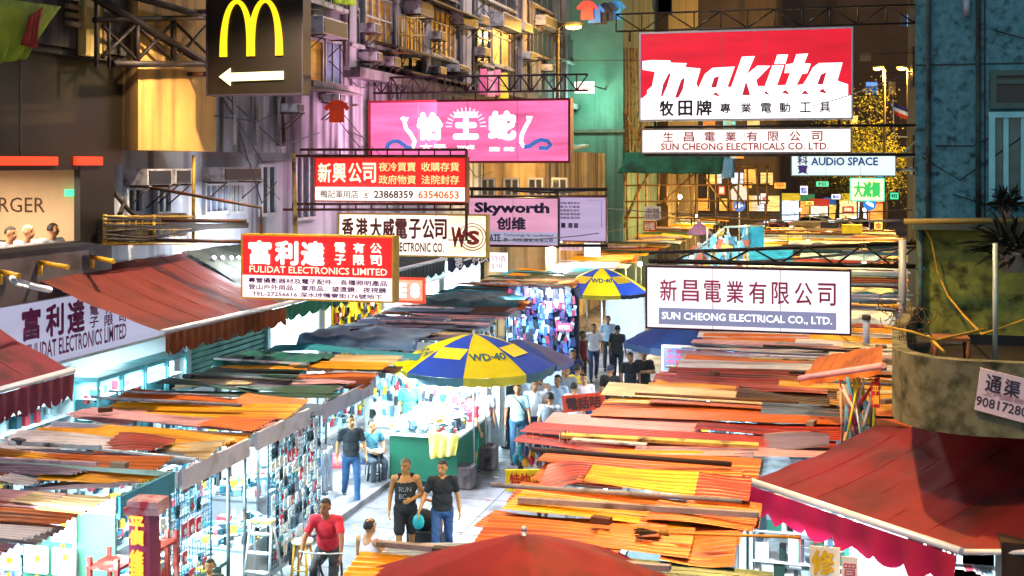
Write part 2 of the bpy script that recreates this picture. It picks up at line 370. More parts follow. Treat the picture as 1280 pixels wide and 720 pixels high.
# cage balcony and hood sheets on the lit window
m = MB()
for px in range(497, 531, 4): yy = PX(px, 40, -11.5).y; m.tube([(-11.5, yy, PX(513, 66, -11.5).z), (-11.5, yy, PX(513, 22, -11.5).z)], .018, None, 5)
for py in (22, 44, 66): m.tube([PX(497, py, -11.5), PX(531, py, -11.5)], .025, None, 5)
for px in (497, 531): m.tube([PX(px, 66, -11.5), Vector((-12.05, PX(px, 66, -11.5).y, PX(px, 66, -11.5).z))], .025, None, 5)
m.build('window_cage', M('8a6a20', .5, .4, .3, 5), tb)
for a, b, py in ((480, 545, 63), (497, 592, 96), (505, 590, 5), (366, 432, 109)):
    ya, yb = PX(a, py, -11.7).y, PX(b, py, -11.7).y; zz = PX((a+b)/2, py, -11.7).z
    m = MB(); m.box((-11.7, (ya+yb)/2, zz), (.9, yb-ya, .05), None, ry=.25); m.build('canopy_sheet', M('3b3532', .6, .3, .35, 4, '1e1a18', .5), tb)
for i, px in enumerate((290, 318, 345, 352, 430, 442, 490, 494, 530, 572, 584, 590, 642, 655, 660, 700)):
    yy = PX(px, 60, -12).y; m = MB(); m.tube([(-11.95, yy, 6.9 if px < 420 else 9), (-11.95, yy, 26)], .05, None, 8)
    for zz in range(8, 26, 3): m.bx(-12.06, -11.88, yy-.08, yy+.08, zz, zz+.06)
    m.build('drain_pipe', M('6a6262', .6, .2, .3, 3, '3a2a22', .5), tb)
for k, (px, py, w_, h_) in enumerate(((446, 30, 9, 11), (448, 66, 8, 10), (470, 72, 10, 11), (531, 40, 8, 10), (556, 82, 12, 9), (585, 20, 9, 11), (588, 60, 8, 10), (640, 30, 11, 10), (648, 66, 9, 9), (676, 82, 10, 8), (400, 118, 9, 9), (345, 130, 10, 10), (530, 84, 9, 9))):
    aircon((px, py, px+w_, py+h_), -12.05, 'small %s air conditioner low on the stained tenement wall, %s from the street corner' % (('dusty', 'grey', 'rusty')[k % 3], NUMW[k]))
m = MB()
for k in range(60):
    y0 = R.uniform(21, 50); z0 = R.uniform(7.0, 14); y3 = y0+R.uniform(1, 5); z3 = z0+R.uniform(-1.5, 1.2)
    m.tube([(-11.98, y0, z0), (-11.9, (y0+y3)/2, min(z0, z3)-R.uniform(0, .5)), (-11.98, y3, z3)], .014, None, 5)
tag(m.build('wiring', M('1c1a1c', .6), tb), None, None, None, 'stuff')
for bx_, lb in (((379, 25, 411, 46), 'boxy air conditioner over the narrow yellow lit window'), ((505, 4, 522, 20), 'air conditioner over the brightest yellow window'), ((560, 18, 580, 33), 'air conditioner hung beside the barred yellow window'),
        ((613, 20, 636, 37), 'air conditioner in a metal cage above the last yellow window'), ((668, 24, 690, 36), 'air conditioner near the street lamp pole')):
    aircon(bx_, -12.05, lb)
for bx_, lb in (((154, 211, 186, 231), 'grey air conditioner high on the white wall beside the restaurant'), ((190, 211, 211, 229), 'second air conditioner on the white wall, by the red sticker'), ((252, 209, 301, 226), 'wide air conditioner over the blue curtained window')):
    aircon(bx_, -12.6, lb)
t = thing('air_conditioner_rack', 'yellow metal rack holding two caged air conditioners on the white wall', 'rack', (-12.3, 21, 5))
m = MB(); X = -12.1
for a, b in ((130, 190), (194, 238)):
    m.bx(-12.6, -12.12, PX(a, 286, X).y+.1, PX(b, 286, X).y-.1, PX(160, 302, X).z, PX(160, 272, X).z)
m.build('condenser', M('4a4238', .6, .1, .4, 4, '241c14', .5), t)
m = MB()
for px in range(130, 246, 8): m.tube([PX(px, 303, X), PX(px, 271, X)], .008, None, 4)
for py in range(271, 304, 8): m.tube([PX(130, py, X), PX(243, py, X)], .008, None, 4)
for px in (131, 192, 242): m.tube([PX(px, 304, X), PX(px, 268 if px < 240 else 194, X)], .035, None, 6)
m.tube([PX(130, 304, X), PX(244, 304, X)], .04, None, 6); m.tube([PX(130, 271, X), PX(244, 271, X)], .03, None, 6); m.build('frame', M('a8861e', .5, .2, .3, 4, '5a3c14', .5), t)
m = MB()
for k in range(7):
    py = 272+k*4+R.uniform(-3, 3); m.tube([PX(130, py, -12.0), PX(180, py+R.uniform(-4, 6), -11.95), PX(260, 282+R.uniform(-4, 4), -12), PX(310, 283+R.uniform(-4, 4), -12.05)], .02, None, 5)
m.tube([PX(140, 217, -12.5), PX(141, 240, -12.4), PX(155, 252, -12.4), PX(150, 268, -12.3)], .05, None, 6); m.tube([PX(142, 240, -12.4), PX(160, 262, -12.4), PX(172, 272, -12.3)], .04, None, 6)
m.build('cable', M('2a2018', .7), t)
# steel truss bracket above the yellow wall
t = thing('steel_truss', 'brown riveted steel truss with crossed bracing against the yellow wall', 'truss', (-11.8, 21, 8))
m = MB(); X = -11.8
for a, b, wd in (((118, 25), (262, 22), .09), ((140, 80), (262, 80), .11), ((118, -4), (262, 82), .13), ((160, -6), (262, 22), .1), ((136, 25), (136, 84), .05), ((171, 25), (171, 80), .09), ((217, 25), (217, 80), .09),
        ((128, 72), (168, 32), .05), ((128, 32), (170, 74), .05), ((173, 74), (215, 30), .05), ((175, 36), (215, 76), .05), ((220, 74), (260, 30), .05), ((221, 30), (262, 70), .05), ((120, 0), (120, 84), .05)):
    m.tube([PX(*a, X), PX(*b, X)], wd*.62, None, 6)
m.build('truss_frame', M('2a1e18', .6, .4, .35, 4, '1c120c', .5), t)
# neighbour facade details above the restaurant
m = MB(); X = -12.2
m.bx(-13, -12.15, 6, 18.9, 8.42, 16); solo(m.build('upper_floor_wall', M('4a4038', .8, 0, .4, 1.2, '1c1814', .6, True)), 'dim brown upper wall above the restaurant fascia', 'wall')
t = thing('shutter_panel', 'rusty louvre panel and pale yellow board above the restaurant', 'shutter', (-12, 16, 8.5))
m = MB()
for k in range(14): m.bx(-12.05, -11.98, PX(71, 30, X).y, PX(87, 30, X).y, 8.75+k*.14, 8.75+k*.14+.08)
m.build('louvre', M('6a5030', .6, .2, .3, 3), t)
m = MB(); m.bx(-12.1, -11.95, PX(91, 30, X).y, PX(117, 30, X).y, PX(104, 71, X).z, 12); m.build('board', M('b89a50', .7, 0, .25, 2, '5a4420', .5, True), t)
m = MB(); m.bx(-12.1, -11.93, PX(112, 30, X).y, PX(118, 30, X).y, PX(104, 71, X).z, 12); m.build('edge_strip', M('7a5a20', .7), t)
# ------------------------------------------------------------------ green lit gable building and what lies behind
gb = thing('green_tinted_building', 'building gable wall with green light put into its colour, standing past the pink sign', 'building', (-10.5, 60, 0))
m = MB(); m.bx(-16, -9.6, 56.5, 68, 0, 32); m.build('wall', M('5a7a6c', .85, 0, .3, .5, '2c3a2c', .45, True), gb)  # green light on the greyish wall is put into its colour
m = MB(); m.bx(-16, -9.5, 56.3, 68.1, 8.0, 8.15); m.build('ledge', M('5a5648', .8), gb)
lamp('POINT', PY(740, 125, 54.5), 380, (.4, 1, .75), gb, .3)
t = thing('small_light_box', 'small lit white sign with coloured writing on the green lit wall', 'sign', PY(731, 117, 54))
m = MB(); a, b = PY(718, 117, 54).x, PY(742, 101, 54).x; m.bx(a, b, 54, 54.2, PY(730, 116, 54).z, PY(730, 102, 54).z); m.build('box', E('f4fff4', 1.6), t)
text('平安押\n免息按', ((a+b)/2, 53.99, PY(730, 109, 54).z), (b-a)*.8, .4, E('ff5020', 1.2, 0), t, off=.01)
m = MB(); m.tube([(b, 54.1, PY(730, 108, 54).z), (b+.1, 56.5, PY(730, 108, 54).z)], .04); m.build('bracket', STEEL, t)
cb = thing('cream_building', 'cream lit lower block under the pink sign with a metal roof', 'building', (-11, 48, 0))
m = MB(); m.bx(-12.55, -10.2, 43, 55, 0, 7.0); m.build('wall', M('b89c70', .85, 0, .3, .7, '4a3a28', .6, True), cb)
for k in range(4): front_window(cb, (600+k*30, 222, 620+k*30, 246), 43, DGLASS, WFR, 1)
m = MB(); m.box((-11.2, 45.5, 7.1), (3.2, 5.5, .08), None, rx=.06); m.build('roof', M('5a5660', .5, .4, .3, 2), cb)
lamp('POINT', PY(660, 215, 41), 300, (1, .62, .18), cb, .3)
db = thing('dark_building', 'dark brown high block behind the red sign with faint windows', 'building', (-6, 72, 0))
m = MB(); m.bx(-16, -9.0, 68.2, 84, 0, 40); m.build('wall', M('54401f', .8, 0, .35, .5, '1c140a', .5, True), db)
m = MB()
for k in range(40): a = R.uniform(-14.5, -9.4); z = R.choice(range(9, 24, 3)); m.bx(a, a+.7, 68.1, 68.25, z, z+1.4)
tag(m.build('window', M('20262c', .2, 0, .4), db), None, None, None, None)
m = MB(); m.bx(-16, -5, 112, 130, 0, 50); BROWNB = solo(m.build('brown_block', M('2c2218', .8, 0, .35, .3, '120d08', .5, True)), 'plain brown block past the dark building near the far crossing', 'building')
fb = thing('far_building', 'far block closing the street, dark with a few lit windows', 'building', (10, 150, 0))
m = MB(); m.bx(-70, 90, 150, 170, 0, 75); m.build('wall', M('3c2f22', .85, 0, .35, .08, '1c1712', .5, True), fb)
for col, n in (('ffb040', 12), ('40a0ff', 9), ('80ffe0', 5), (None, 60)):
    for k in range(n if col else 34):
        x = R.uniform(-22, 14); z = R.randrange(6, 44, 4)+.8; m = MB(); m.bx(x, x+R.choice((.8, 1.3)), 149.9, 150.05, z, z+R.choice((1., 1.5)))
        m.build('window', E(col, R.uniform(.4, 1.1), .3) if col else M('15161a', .2), fb)
# right side blocks hidden mostly by the near corner building
sb = thing('side_building', 'narrow block beyond the corner building carrying the sign frames', 'building', (5, 46, 0))
m = MB(); m.bx(3.6, 9, 36, 62, 0, 30); m.build('wall', M('3c3a36', .85, 0, .3, .5, '1c1a18', .5, True), sb)
for k in range(5):
    for j in range(4):
        m = MB(); m.bx(3.52, 3.62, 37+k*5, 39+k*5, 6+j*4, 7.8+j*4); m.build('window', M('1a2228', .2, 0, .4), sb)
# ------------------------------------------------------------------ corner building with rounded canopy
rbld = thing('corner_building', 'concrete corner building with bluish light in its teal paint and a rounded canopy over the pavement', 'building', (4, 18, 0))
TEAL = M('4a8088', .95, 0, .38, 9, '1c3a3c', .3, False, .5); OLIVE = M('76803a', .95, 0, .38, 5, '23260f', .45, False, .5)  # bluish light is in the teal, green-yellow glow in the brightened olive
WY = 18.0
z275 = PY(1200, 276, WY).z
m = MB(); m.prism([(1.15, WY), (9, WY), (9, 32), (2.4, 32)], z275, 30); m.build('upper_wall', TEAL, rbld)
m = MB(); m.prism([(1.16, WY+.02), (9, WY+.02), (9, 32), (2.4, 32)], 4.1, z275); m.build('lower_wall', OLIVE, rbld)
m = MB(); m.bx(1.1, 9, WY-.25, WY-.002, z275-.12, z275+.02); m.build('ledge', M('4a5a4c', .8, 0, .3, 2), rbld)
m = MB()
for px in (1231,): x = PY(px, 100, WY).x; m.bx(x-.012, x+.012, WY-.004, WY+.01, z275+.03, 29)
m.bx(1.15, 9, WY-.005, WY+.01, PY(1180, 81, WY).z-.012, PY(1180, 81, WY).z+.012); m.build('wall_joint', M('16282c'), rbld)
TFR = M('7ac4cc', .4, .1, .15, 3); front_window(rbld, (1235, 140, 1300, 252), WY, M('2c5a5c', .15, 0, .5, 2), TFR, 2)
front_window(rbld, (1237, 88, 1300, 136), WY, M('14201c', .3), M('3a5a54', .5, .2), 0, .3)
def strip(m, pts, th, z0, z1, k=None):
    P = [Vector((a, b, 0)) for a, b in pts]; N_ = []
    for i, p in enumerate(P):
        d = (P[min(i+1, len(P)-1)]-P[max(i-1, 0)]).normalized(); N_.append(Vector((-d.y, d.x, 0)))
    for i in range(len(P)-1):
        a, b, c, d = P[i], P[i+1], P[i+1]+N_[i+1]*th, P[i]+N_[i]*th
        v = [m.bm.verts.new((q.x, q.y, z)) for z in (z0, z1) for q in (a, b, c, d)]
        for f in ((3, 2, 1, 0), (4, 5, 6, 7), (0, 1, 5, 4), (2, 3, 7, 6)): m.bm.faces.new([v[j] for j in f]).material_index = m.mi(k)
edge = [(1.0, 18), (.72, 15.6)]+[(1.5-.85*math.cos(a), 14.05-.85*math.sin(a)) for a in [i*math.pi/2/8 for i in range(9)]]+[(3, 13.2), (9, 13.2)]
m = MB(); strip(m, edge, .16, 3.69, 4.46); m.build('parapet', M('686850', .95, 0, .35, 5, '22260f', .5, False, .6), rbld)
m = MB(); m.prism([(p[0]+.1 if i < 3 else p[0]+.04, p[1]+.08) for i, p in enumerate(edge)]+[(9, 18)], 3.72, 3.95); m.build('canopy_floor', M('26200f', .9, 0, .4, 1.5, '14120a', .5), rbld)
m = MB(); m.bx(2.3, 9, 16.9, 17.1, .1, 3.72, M('c9d4d8', .7)); m.bx(2.3, 2.6, 13.7, 16.9, .1, 3.72, M('3a2a1a', .8, 0, .3, 2)); m.bx(2.75, 3.25, 12.7, 13.15, 0, 3.7, M('3a2616', .8, 0, .3, 2)); m.build('ground_floor', None, rbld)
# plumbing on the teal wall
for px, z0_ in ((1160, z275), (1222, z275), (1150, 4.1)):
    x = PY(px, 100, WY).x; m = MB(); m.tube([(x, WY-.07, z0_), (x, WY-.07, 29 if z0_ > 5 else z275-.15)], .035, None, 8)
    for zz in range(int(z0_)+1, 12, 2): m.bx(x-.06, x+.06, WY-.08, WY, zz, zz+.04)
    m.build('drain_pipe', M('3e6468', .6, .2, .3, 3, '2a1c14', .5), rbld)
m = MB()
for k in range(9):
    x0_ = R.uniform(1.2, 2.2); zz = R.uniform(6, 11); m.tube([(x0_, WY-.03, zz), (x0_+.5, WY-.05, zz-R.uniform(0, .4)), (x0_+R.uniform(.8, 2), WY-.03, zz+R.uniform(-.6, .5))], .009, None, 4)
tag(m.build('wiring', M('101416'), rbld), None, None, None, 'stuff')
m = MB(); m.tube([PY(1128, 300, 17.3), PY(1128, 430, 17.3)], .05); m.tube([PY(1208, 0, WY-.1), PY(1208, 20, WY-.1)], .05); m.build('drain_pipe', M('9aa4a8', .5, .2), rbld)
# ------------------------------------------------------------------ shops under the tenement
SHELF = M('dfe8ea', .5, 0, .1, 2); TUBE = E('eefaff', 9, 0)
def goods_wall(parent, y0, y1, x, z0, z1, n, pal, sz=.14, dep=.2):
    m = MB(); P = [M(c, .5, 0, .1, 2) for c in pal]
    rows = int((z1-z0)/.34)
    for r in range(rows):
        y = y0+.03
        while y < y1-.05:
            a = R.uniform(.05, sz); h = R.uniform(.08, .27)
            if R.random() < .85: m.bx(x, x+R.uniform(.06, dep), y, min(y+a, y1), z0+r*.34, z0+r*.34+h, R.choice(P))
            y += a+R.uniform(.004, .05)
    return tag(m.build('goods', None, parent), None, None, None, 'stuff')
def shop(y0, y1, label, pal, energy, col=(.8, .95, 1), depth=2.6, goods=True, wallc='cdd8dc'):
    t = thing('shop', label, 'shop', (-12.6, (y0+y1)/2, .12)); x0 = -12.6-depth; W = M(wallc, .6, 0, .08, 1)
    m = MB(); m.bx(x0-.1, x0, y0, y1, .12, 3.3); m.bx(x0, -12.62, y0, y0+.1, .12, 3.3); m.bx(x0, -12.62, y1-.1, y1, .12, 3.3); m.bx(x0, -12.62, y0+.1, y1-.1, 3.2, 3.3); m.build('wall', W, t)
    for k in range(2):
        m = MB(); yy = y0+(y1-y0)*(k+.5)/2; m.bx(x0+.6, -12.9, yy-.05, yy+.05, 3.12, 3.19); m.build('light_tube', TUBE, t)
    lamp('AREA', ((x0-12.6)/2, (y0+y1)/2, 3.08), energy, col, t, (depth*.7, (y1-y0)*.8))
    if goods:
        m = MB()
        for k in range(8): m.bx(x0, x0+.32, y0+.12, y1-.12, .4+k*.34, .42+k*.34)
        m.build('shelf', SHELF, t); goods_wall(t, y0+.15, y1-.15, x0+.02, .42, 3.1, 0, pal)
    return t
PALB = ('e8f0f4', '30687c', 'a8c4d0', '205060', 'd0dce0', '6fa4b4', 'b83040', 'f0f4f4')
s1 = shop(11, 21.3, 'bright white electronics shop with full shelves under the restaurant', PALB, 460)
for k in range(4):
    ya = 18.2+k*.75; t = thing('display_cabinet', 'glass fronted display cabinet in the white shop, %s along' % ('first', 'second', 'third', 'last')[k], 'cabinet', (-12.4, ya+.35, .12), 'glass cabinets at the white shop')
    m = MB(); m.bx(-12.75, -12.25, ya, ya+.7, .12, .5); m.bx(-12.75, -12.25, ya, ya+.7, 2.72, 2.8)
    for yy in (ya+.02, ya+.68): m.bx(-12.29, -12.25, yy-.02, yy+.02, .5, 2.72)
    m.bx(-12.75, -12.72, ya, ya+.7, .5, 2.72); m.build('frame', M('58a0a8', .4, .2, .15, 3), t)
    m = MB()
    for j in range(6): m.bx(-12.7, -12.32, ya+.04, ya+.66, .6+j*.36, .62+j*.36)
    m.build('shelf', M('bfe0e4', .2), t); goods_wall(t, ya+.05, ya+.65, -12.6, .62, 2.7, 0, ('d8e4ea', '204858', '6a8c98', '182830', 'c8d4d8', '3a7080', 'a83040'), .12, .15); lamp('AREA', (-12.45, ya+.35, 2.66), 32, (.75, .94, 1), t, (.25, .5))
s2 = shop(25.3, 28.3, 'white lit shop with thin shelves beside the green shutter', ('f0f6f8', 'a8d0d8', 'd8e4e8', 'c04050', '50909c'), 350)
s3 = shop(28.6, 32.4, 'shop with yellow hanging tools on a pegboard', ('f0c810', 'e8d020', '2a3038', 'e8b810', 'c03020', '3a4048', 'e0e4e0'), 380, (1, .95, .8))
t = thing('tool_pegboard', 'yellow pegboard of hanging tools at the shop front past the green shutter', 'pegboard', (-12.45, 30.3, .9)); m = MB(); m.bx(-12.5, -12.46, 28.7, 32.2, .9, 3.05); m.build('board', M('e8c810', .6, 0, .1, 2), t); m = MB(); P = [M(c, .5) for c in ('202428', 'f0d020', 'c83020', 'e8e4d8', '304050', 'f0b010')]
for k in range(150): y_, z = R.uniform(28.8, 32), R.uniform(1.0, 2.9); m.box((-12.4, y_, z), (.06, R.uniform(.05, .2), R.uniform(.08, .28)), R.choice(P), rx=R.uniform(-.4, .4))
tag(m.build('tools', None, t), None, None, None, 'stuff'); lamp('AREA', (-11.9, 30.4, 3.1), 60, (1, .96, .85), t, (.3, 2.5))
s4 = shop(32.8, 38, 'far white shop front beneath the round logo sign', PALB, 350)
s5 = shop(38.4, 42.8, 'farthest shop with blue lit shelves', ('40a0c0', 'd0e8f0', '3060a0', 'e0e8ec'), 300)
t = thing('roller_shutter', 'green roller shutter closed beside the white shop', 'shutter', (-12.5, 23.5, .12))
m = MB()
for k in range(26): m.box((-12.55, 23.35, .18+k*.115), (.05, 3.4, .1), None, ry=.25)
m.build('slat_curtain', M('3f7c74', .5, .3, .25, 2, '1e3c3a', .4), t)
for q_ in (21.5, 25.05): m = MB(); m.bx(-12.62, -12.45, q_, q_+.16, .12, 3.2); m.build('guide_rail', M('8aa0a4', .4, .5), t)
# wall signs over the shops
WS_ = E('c4c4e4', .6, .1, .8)
def wall_sign(name, y0, y1, z0, z1, label, face, X=-12.5, d=.18):
    t = thing(name, label, 'sign', (X, (y0+y1)/2, z0)); m = MB(); m.bx(X-d+.02, X, y0, y1, z0, z1); m.build('panel', face, t)
    m = MB(); m.bx(X-d, X+.02, y0-.04, y1+.04, z1, z1+.05); m.bx(X-d, X+.02, y0-.04, y1+.04, z0-.05, z0); m.build('frame', M('cfd6da', .4, .4), t); return t
t = wall_sign('shop_sign', 12.2, 20.9, 3.2, 4.26, 'long pale blue shop sign with purple lettering above the white shop', WS_)
PUR = M('7a1c5c', .6)
def ontext(t, s, px0, py0, px1, py1, mat, X=-12.49, off=.012):
    a, b = PX(px0, (py0+py1)/2, X), PX(px1, (py0+py1)/2, X); c = (px0+px1)/2
    return text(s, (X, (a.y+b.y)/2, PX(c, (py0+py1)/2, X).z), b.y-a.y, PX(c, py0, X).z-PX(c, py1, X).z, mat, t, u=Y1, off=off)
ontext(t, '富', 28, 386, 50, 424, PUR, off=.035); ontext(t, '利', 58, 381, 79, 419, PUR, off=.035); ontext(t, '達', 85, 376, 105, 415, PUR, off=.035)
ontext(t, '電\n子', 112, 381, 123, 409, PUR, off=.025); ontext(t, '有\n限', 130, 378, 141, 407, PUR, off=.025); ontext(t, '公\n司', 148, 374, 158, 402, PUR, off=.025)
ontext(t, 'FULIDAT ELECTRONICS LIMITED', 34, 417, 158, 438, PUR, off=.02)
t = wall_sign('shop_sign', 21.6, 26.2, 3.3, 3.95, 'pale shop sign with dark green characters above the roller shutter', E('d8f0f0', .9, .1))
ontext(t, '鴨記軍用店', 256, 406, 328, 420, M('1e4a3a'), off=.02)
# ------------------------------------------------------------------ awnings
def awning(name, label, a0, a1, b0, b1, canvas, valm, barm, vh=.28, scal=.22, sag=.05, wave=.03, arms=True):
    a0, a1, b0, b1 = map(Vector, (a0, a1, b0, b1)); t = thing(name, label, 'awning', (a0+a1)/2)
    m = MB(); n, k = 24, 10; rows = []
    for j in range(k+1):
        v = j/k
        rows.append([m.bm.verts.new((a0.lerp(a1, i/n)).lerp(b0.lerp(b1, i/n), v)-Z1*(sag*math.sin(math.pi*v)+.014*math.sin(i*1.9)*math.sin(math.pi*v)+.010*math.sin(i*.7+j*1.7)+.008*math.sin(i*2.7-j*1.1))) for i in range(n+1)])
    for p, q in zip(rows, rows[1:]):
        for i in range(n): f = m.bm.faces.new((p[i], p[i+1], q[i+1], q[i])); f.smooth = True
    m.build('canvas', canvas, t)
    m = MB()
    for q in range(1, 6):
        u = q/6; m.tube([a0.lerp(a1, u).lerp(b0.lerp(b1, u), v/8)-Z1*(sag*math.sin(math.pi*v/8)-.006) for v in range(9)], .004, None, 4)
    m.build('seam', valm, t)
    d = b1-b0; L = d.length; out = Vector((b0.x-a0.x, b0.y-a0.y, 0)).normalized(); ns = max(4, int(L/scal)); N_ = ns*6
    m = MB(); top = []; bot = []
    for i in range(N_+1):
        u = i/N_; p = b0.lerp(b1, u)+out*(.045+wave*math.sin(u*ns*2*math.pi*.7))
        top.append(m.bm.verts.new(b0.lerp(b1, u)+out*.045-Z1*.04)); bot.append(m.bm.verts.new(p-Z1*(vh*(.78+.22*abs(math.sin(u*ns*math.pi))))))
    for i in range(N_): f = m.bm.faces.new((top[i], bot[i], bot[i+1], top[i+1])); f.smooth = True
    m.build('valance', valm, t)
    m = MB(); m.tube([b0-d.normalized()*.03, b1+d.normalized()*.03], .045, None, 8); m.build('front_bar', barm, t)
    if arms:
        for u in (.12, .88):
            m = MB(); p = b0.lerp(b1, u); q = a0.lerp(a1, u)-Z1*.25; mid = p.lerp(q, .5)+d.normalized()*.35*(1 if u < .5 else -1)
            m.tube([p-Z1*.05, mid-Z1*.1, q], .03, None, 6); m.build('arm', M('c8c8c8', .4, .6), t)
    return t
BAR = M('dfe3ea', .35, .3, .1, 3)
REDC = CL('6a140e', .75, 0, .2, 1.2, '3c0e08', .35); MAROON = CL('8a1a30', .75, 0, .25, 1.6, '400c18', .4)
awning('awning', 'deep red awning with white front bar over the near end of the white shop', (-12.45, 9.5, 4.75), (-12.45, 14.6, 4.75), (-10.25, 9.5, 3.62), (-10.25, 14.6, 3.62), MAROON, CL('7a3440', .8), BAR, .42, .16)
awning('awning', 'large orange red striped awning over the glass cabinets', (-12.55, 16.7, 4.72), (-12.45, 21.3, 4.72), (-10.4, 17.2, 3.8), (-10.2, 21.2, 3.8), CL('6e1a06', .7, 0, .18, 1.2, '4a1206', .3, tr=.2), CL('6a3418', .8), BAR, .4, .16)
awning('awning', 'grey green awning with dark green edge above the roller shutter', (-12.55, 21.6, 4.75), (-12.55, 26.0, 4.75), (-10.4, 21.6, 3.75), (-10.4, 25.4, 3.75), CL('3c4034', .8, 0, .25, 1.5, '1c1e18', .4, tr=.2), CL('1f6650', .8), BAR, .35, .16)
t = awning('awning', 'big red awning with wavy pink valance under the rounded concrete canopy', (0.55, 16.7, 3.02), (2.9, 14.5, 3.42), (-1.0, 15.05, 2.6), (1.24, 12.85, 2.6), CL('6e0c10', .7, 0, .25, 1.3, '3a0a06', .45, tr=.15), CL('b8184a', .7, 0, .15, 2, tr=.5), BAR, .42, .32, .06, .05)
# the same awning's second run on its own bar, nearer the pavement
a0, b0 = Vector((2.9, 14.5, 3.42)), Vector((1.28, 12.86, 2.62))
m = MB(); rows = [[m.bm.verts.new(p) for p in (b0.lerp(Vector((3.6, 12.4, 2.95)), i/8), a0.lerp(Vector((4.4, 13.9, 3.5)), i/8))] for i in range(9)]
for p, q in zip(rows, rows[1:]): m.bm.faces.new((p[0], p[1], q[1], q[0]))
m.build('side_canvas', CL('6e0c10', .7, 0, .25, 1.3, '3a0a06', .45, tr=.15), t)
m = MB(); m.tube([b0-Z1*.03, Vector((3.6, 12.4, 2.92))], .03); m.build('side_bar', BAR, t)
ORC = CL('d87814', .7, 0, .2, 1.5, '8a4410', .35)
awning('awning', 'small orange awning with a pink edge beyond the rounded canopy', PD(1022, 446, 19.2), PD(1103, 432, 17.0), PD(1001, 473, 18.4), PD(1103, 457, 16.2), ORC, M('e07820', .7), M('f0b0b8', .4), .12, .5, .02)
# hanging cloths and laundry
def cloth(name, label, pts, mat, cat='cloth', group=None, fold=.06, th=.01, cut=None):
    """A hanging cloth between four corner points (top a, top b, bottom b, bottom a)."""
    a, b, c, d = map(Vector, pts); m = MB(); n, k = 16, 12; nn = (b-a).cross(d-a).normalized(); rows = []
    for j in range(k+1):
        v = j/k; rows.append([m.bm.verts.new(a.lerp(b, i/n).lerp(d.lerp(c, i/n), v)+nn*fold*v*math.sin(i*1.3+2*v)) for i in range(n+1)])
    for p, q in zip(rows, rows[1:]):
        for i in range(n): f = m.bm.faces.new((p[i], p[i+1], q[i+1], q[i])); f.smooth = True
    o = m.build(name, mat); sd = o.modifiers.new('thick', 'SOLIDIFY'); sd.thickness = th
    return solo(o, label, cat, group)
XX = -11.4
t = cloth('hanging_cloth', 'yellow green cloth with a red stripe hung over the restaurant', (PX(-30, -6, XX), PX(76, 8, XX), PX(30, 74, XX), PX(-30, 84, XX)), M('9aa81c', .8, 0, .25, 2, '5c6a10', .4))
cloth('red_cloth', 'red rag hanging on the yellow green cloth', (PX(36, 20, XX+.1), PX(54, 8, XX+.1), PX(44, 60, XX+.1), PX(30, 56, XX+.1)), M('a03018', .8), 'cloth')
def shirt(px, py, D, s, mat, label, rz=0, group='laundry hung out at the windows'):
    c = PD(px, py, D); m = MB()
    for x in ((-.28, -.5), ): pass
    pr = [(-.13, .36), (.13, .36), (.26, .30), (.46, .08), (.34, -.02), (.25, .1), (.27, -.42), (-.27, -.42), (-.25, .1), (-.34, -.02), (-.46, .08), (-.26, .30)]
    f = [m.bm.verts.new((a*s, -.03*s+.02*math.sin(a*20)*s, b*s)) for a, b in pr]; g = [m.bm.verts.new((a*s, .03*s+.02*math.sin(a*20)*s, b*s)) for a, b in pr]
    m.bm.faces.new(f); m.bm.faces.new(g[::-1])
    for i in range(12): m.bm.faces.new((f[i], g[i], g[(i+1) % 12], f[(i+1) % 12]))
    o = m.build('shirt', mat); o.location = c; o.rotation_euler.z = rz; tag(o, label, 'laundry', group); return o
shirt(421, 138, 26, .62, M('e8400c', .8, 0, .15, 3), 'orange red shirt hung out on the grey tenement wall', .2)
for i, (px, py, c) in enumerate(((604, 100, 'e060a0'), (613, 103, 'e8a0c0'), (622, 101, 'e87ab0'), (630, 105, 'f0d040'))):
    cloth('hanging_cloth', ('pink towel hung at the yellow lit corner, first of the row', 'pale pink towel in the middle of the row at the lit corner', 'rose towel beside the yellow cloth', 'yellow cloth at the end of the pink towels')[i],
          (PX(px-4, py-14, -11.2), PX(px+4, py-14, -11.2), PX(px+5, py+18, -11.2), PX(px-5, py+18, -11.2)), M(c, .8), 'laundry', 'towels by the yellow lit corner', .04)
for i, (px, py, c, lb) in enumerate(((734, 12, 'c04040', 'red shirt on the laundry poles by the green lit wall'), (743, 16, '3060c0', 'blue shirt on the laundry poles by the green lit wall'), (751, 18, '101418', 'black shirt low on the laundry poles'), (759, 14, '18202c', 'navy shirt on the laundry poles'), (769, 12, '2878b8', 'bright blue shirt at the end of the laundry poles'))):
    shirt(px, py, 50, 1.0, M(c, .8), lb)
for px, lb in ((449, 'lime cloth above the narrow window'),): cloth('hanging_cloth', lb, (PX(418, -14, -11.3), PX(444, -12, -11.3), PX(443, 7, -11.3), PX(419, 5, -11.3)), M('a8c010', .8), 'laundry')
# ------------------------------------------------------------------ signs over the street
W3 = E('fff6f2', 1.5, .2); RED1 = E('e0201c', 1.05, .12); INK = M('301040', .6, 0, 0)
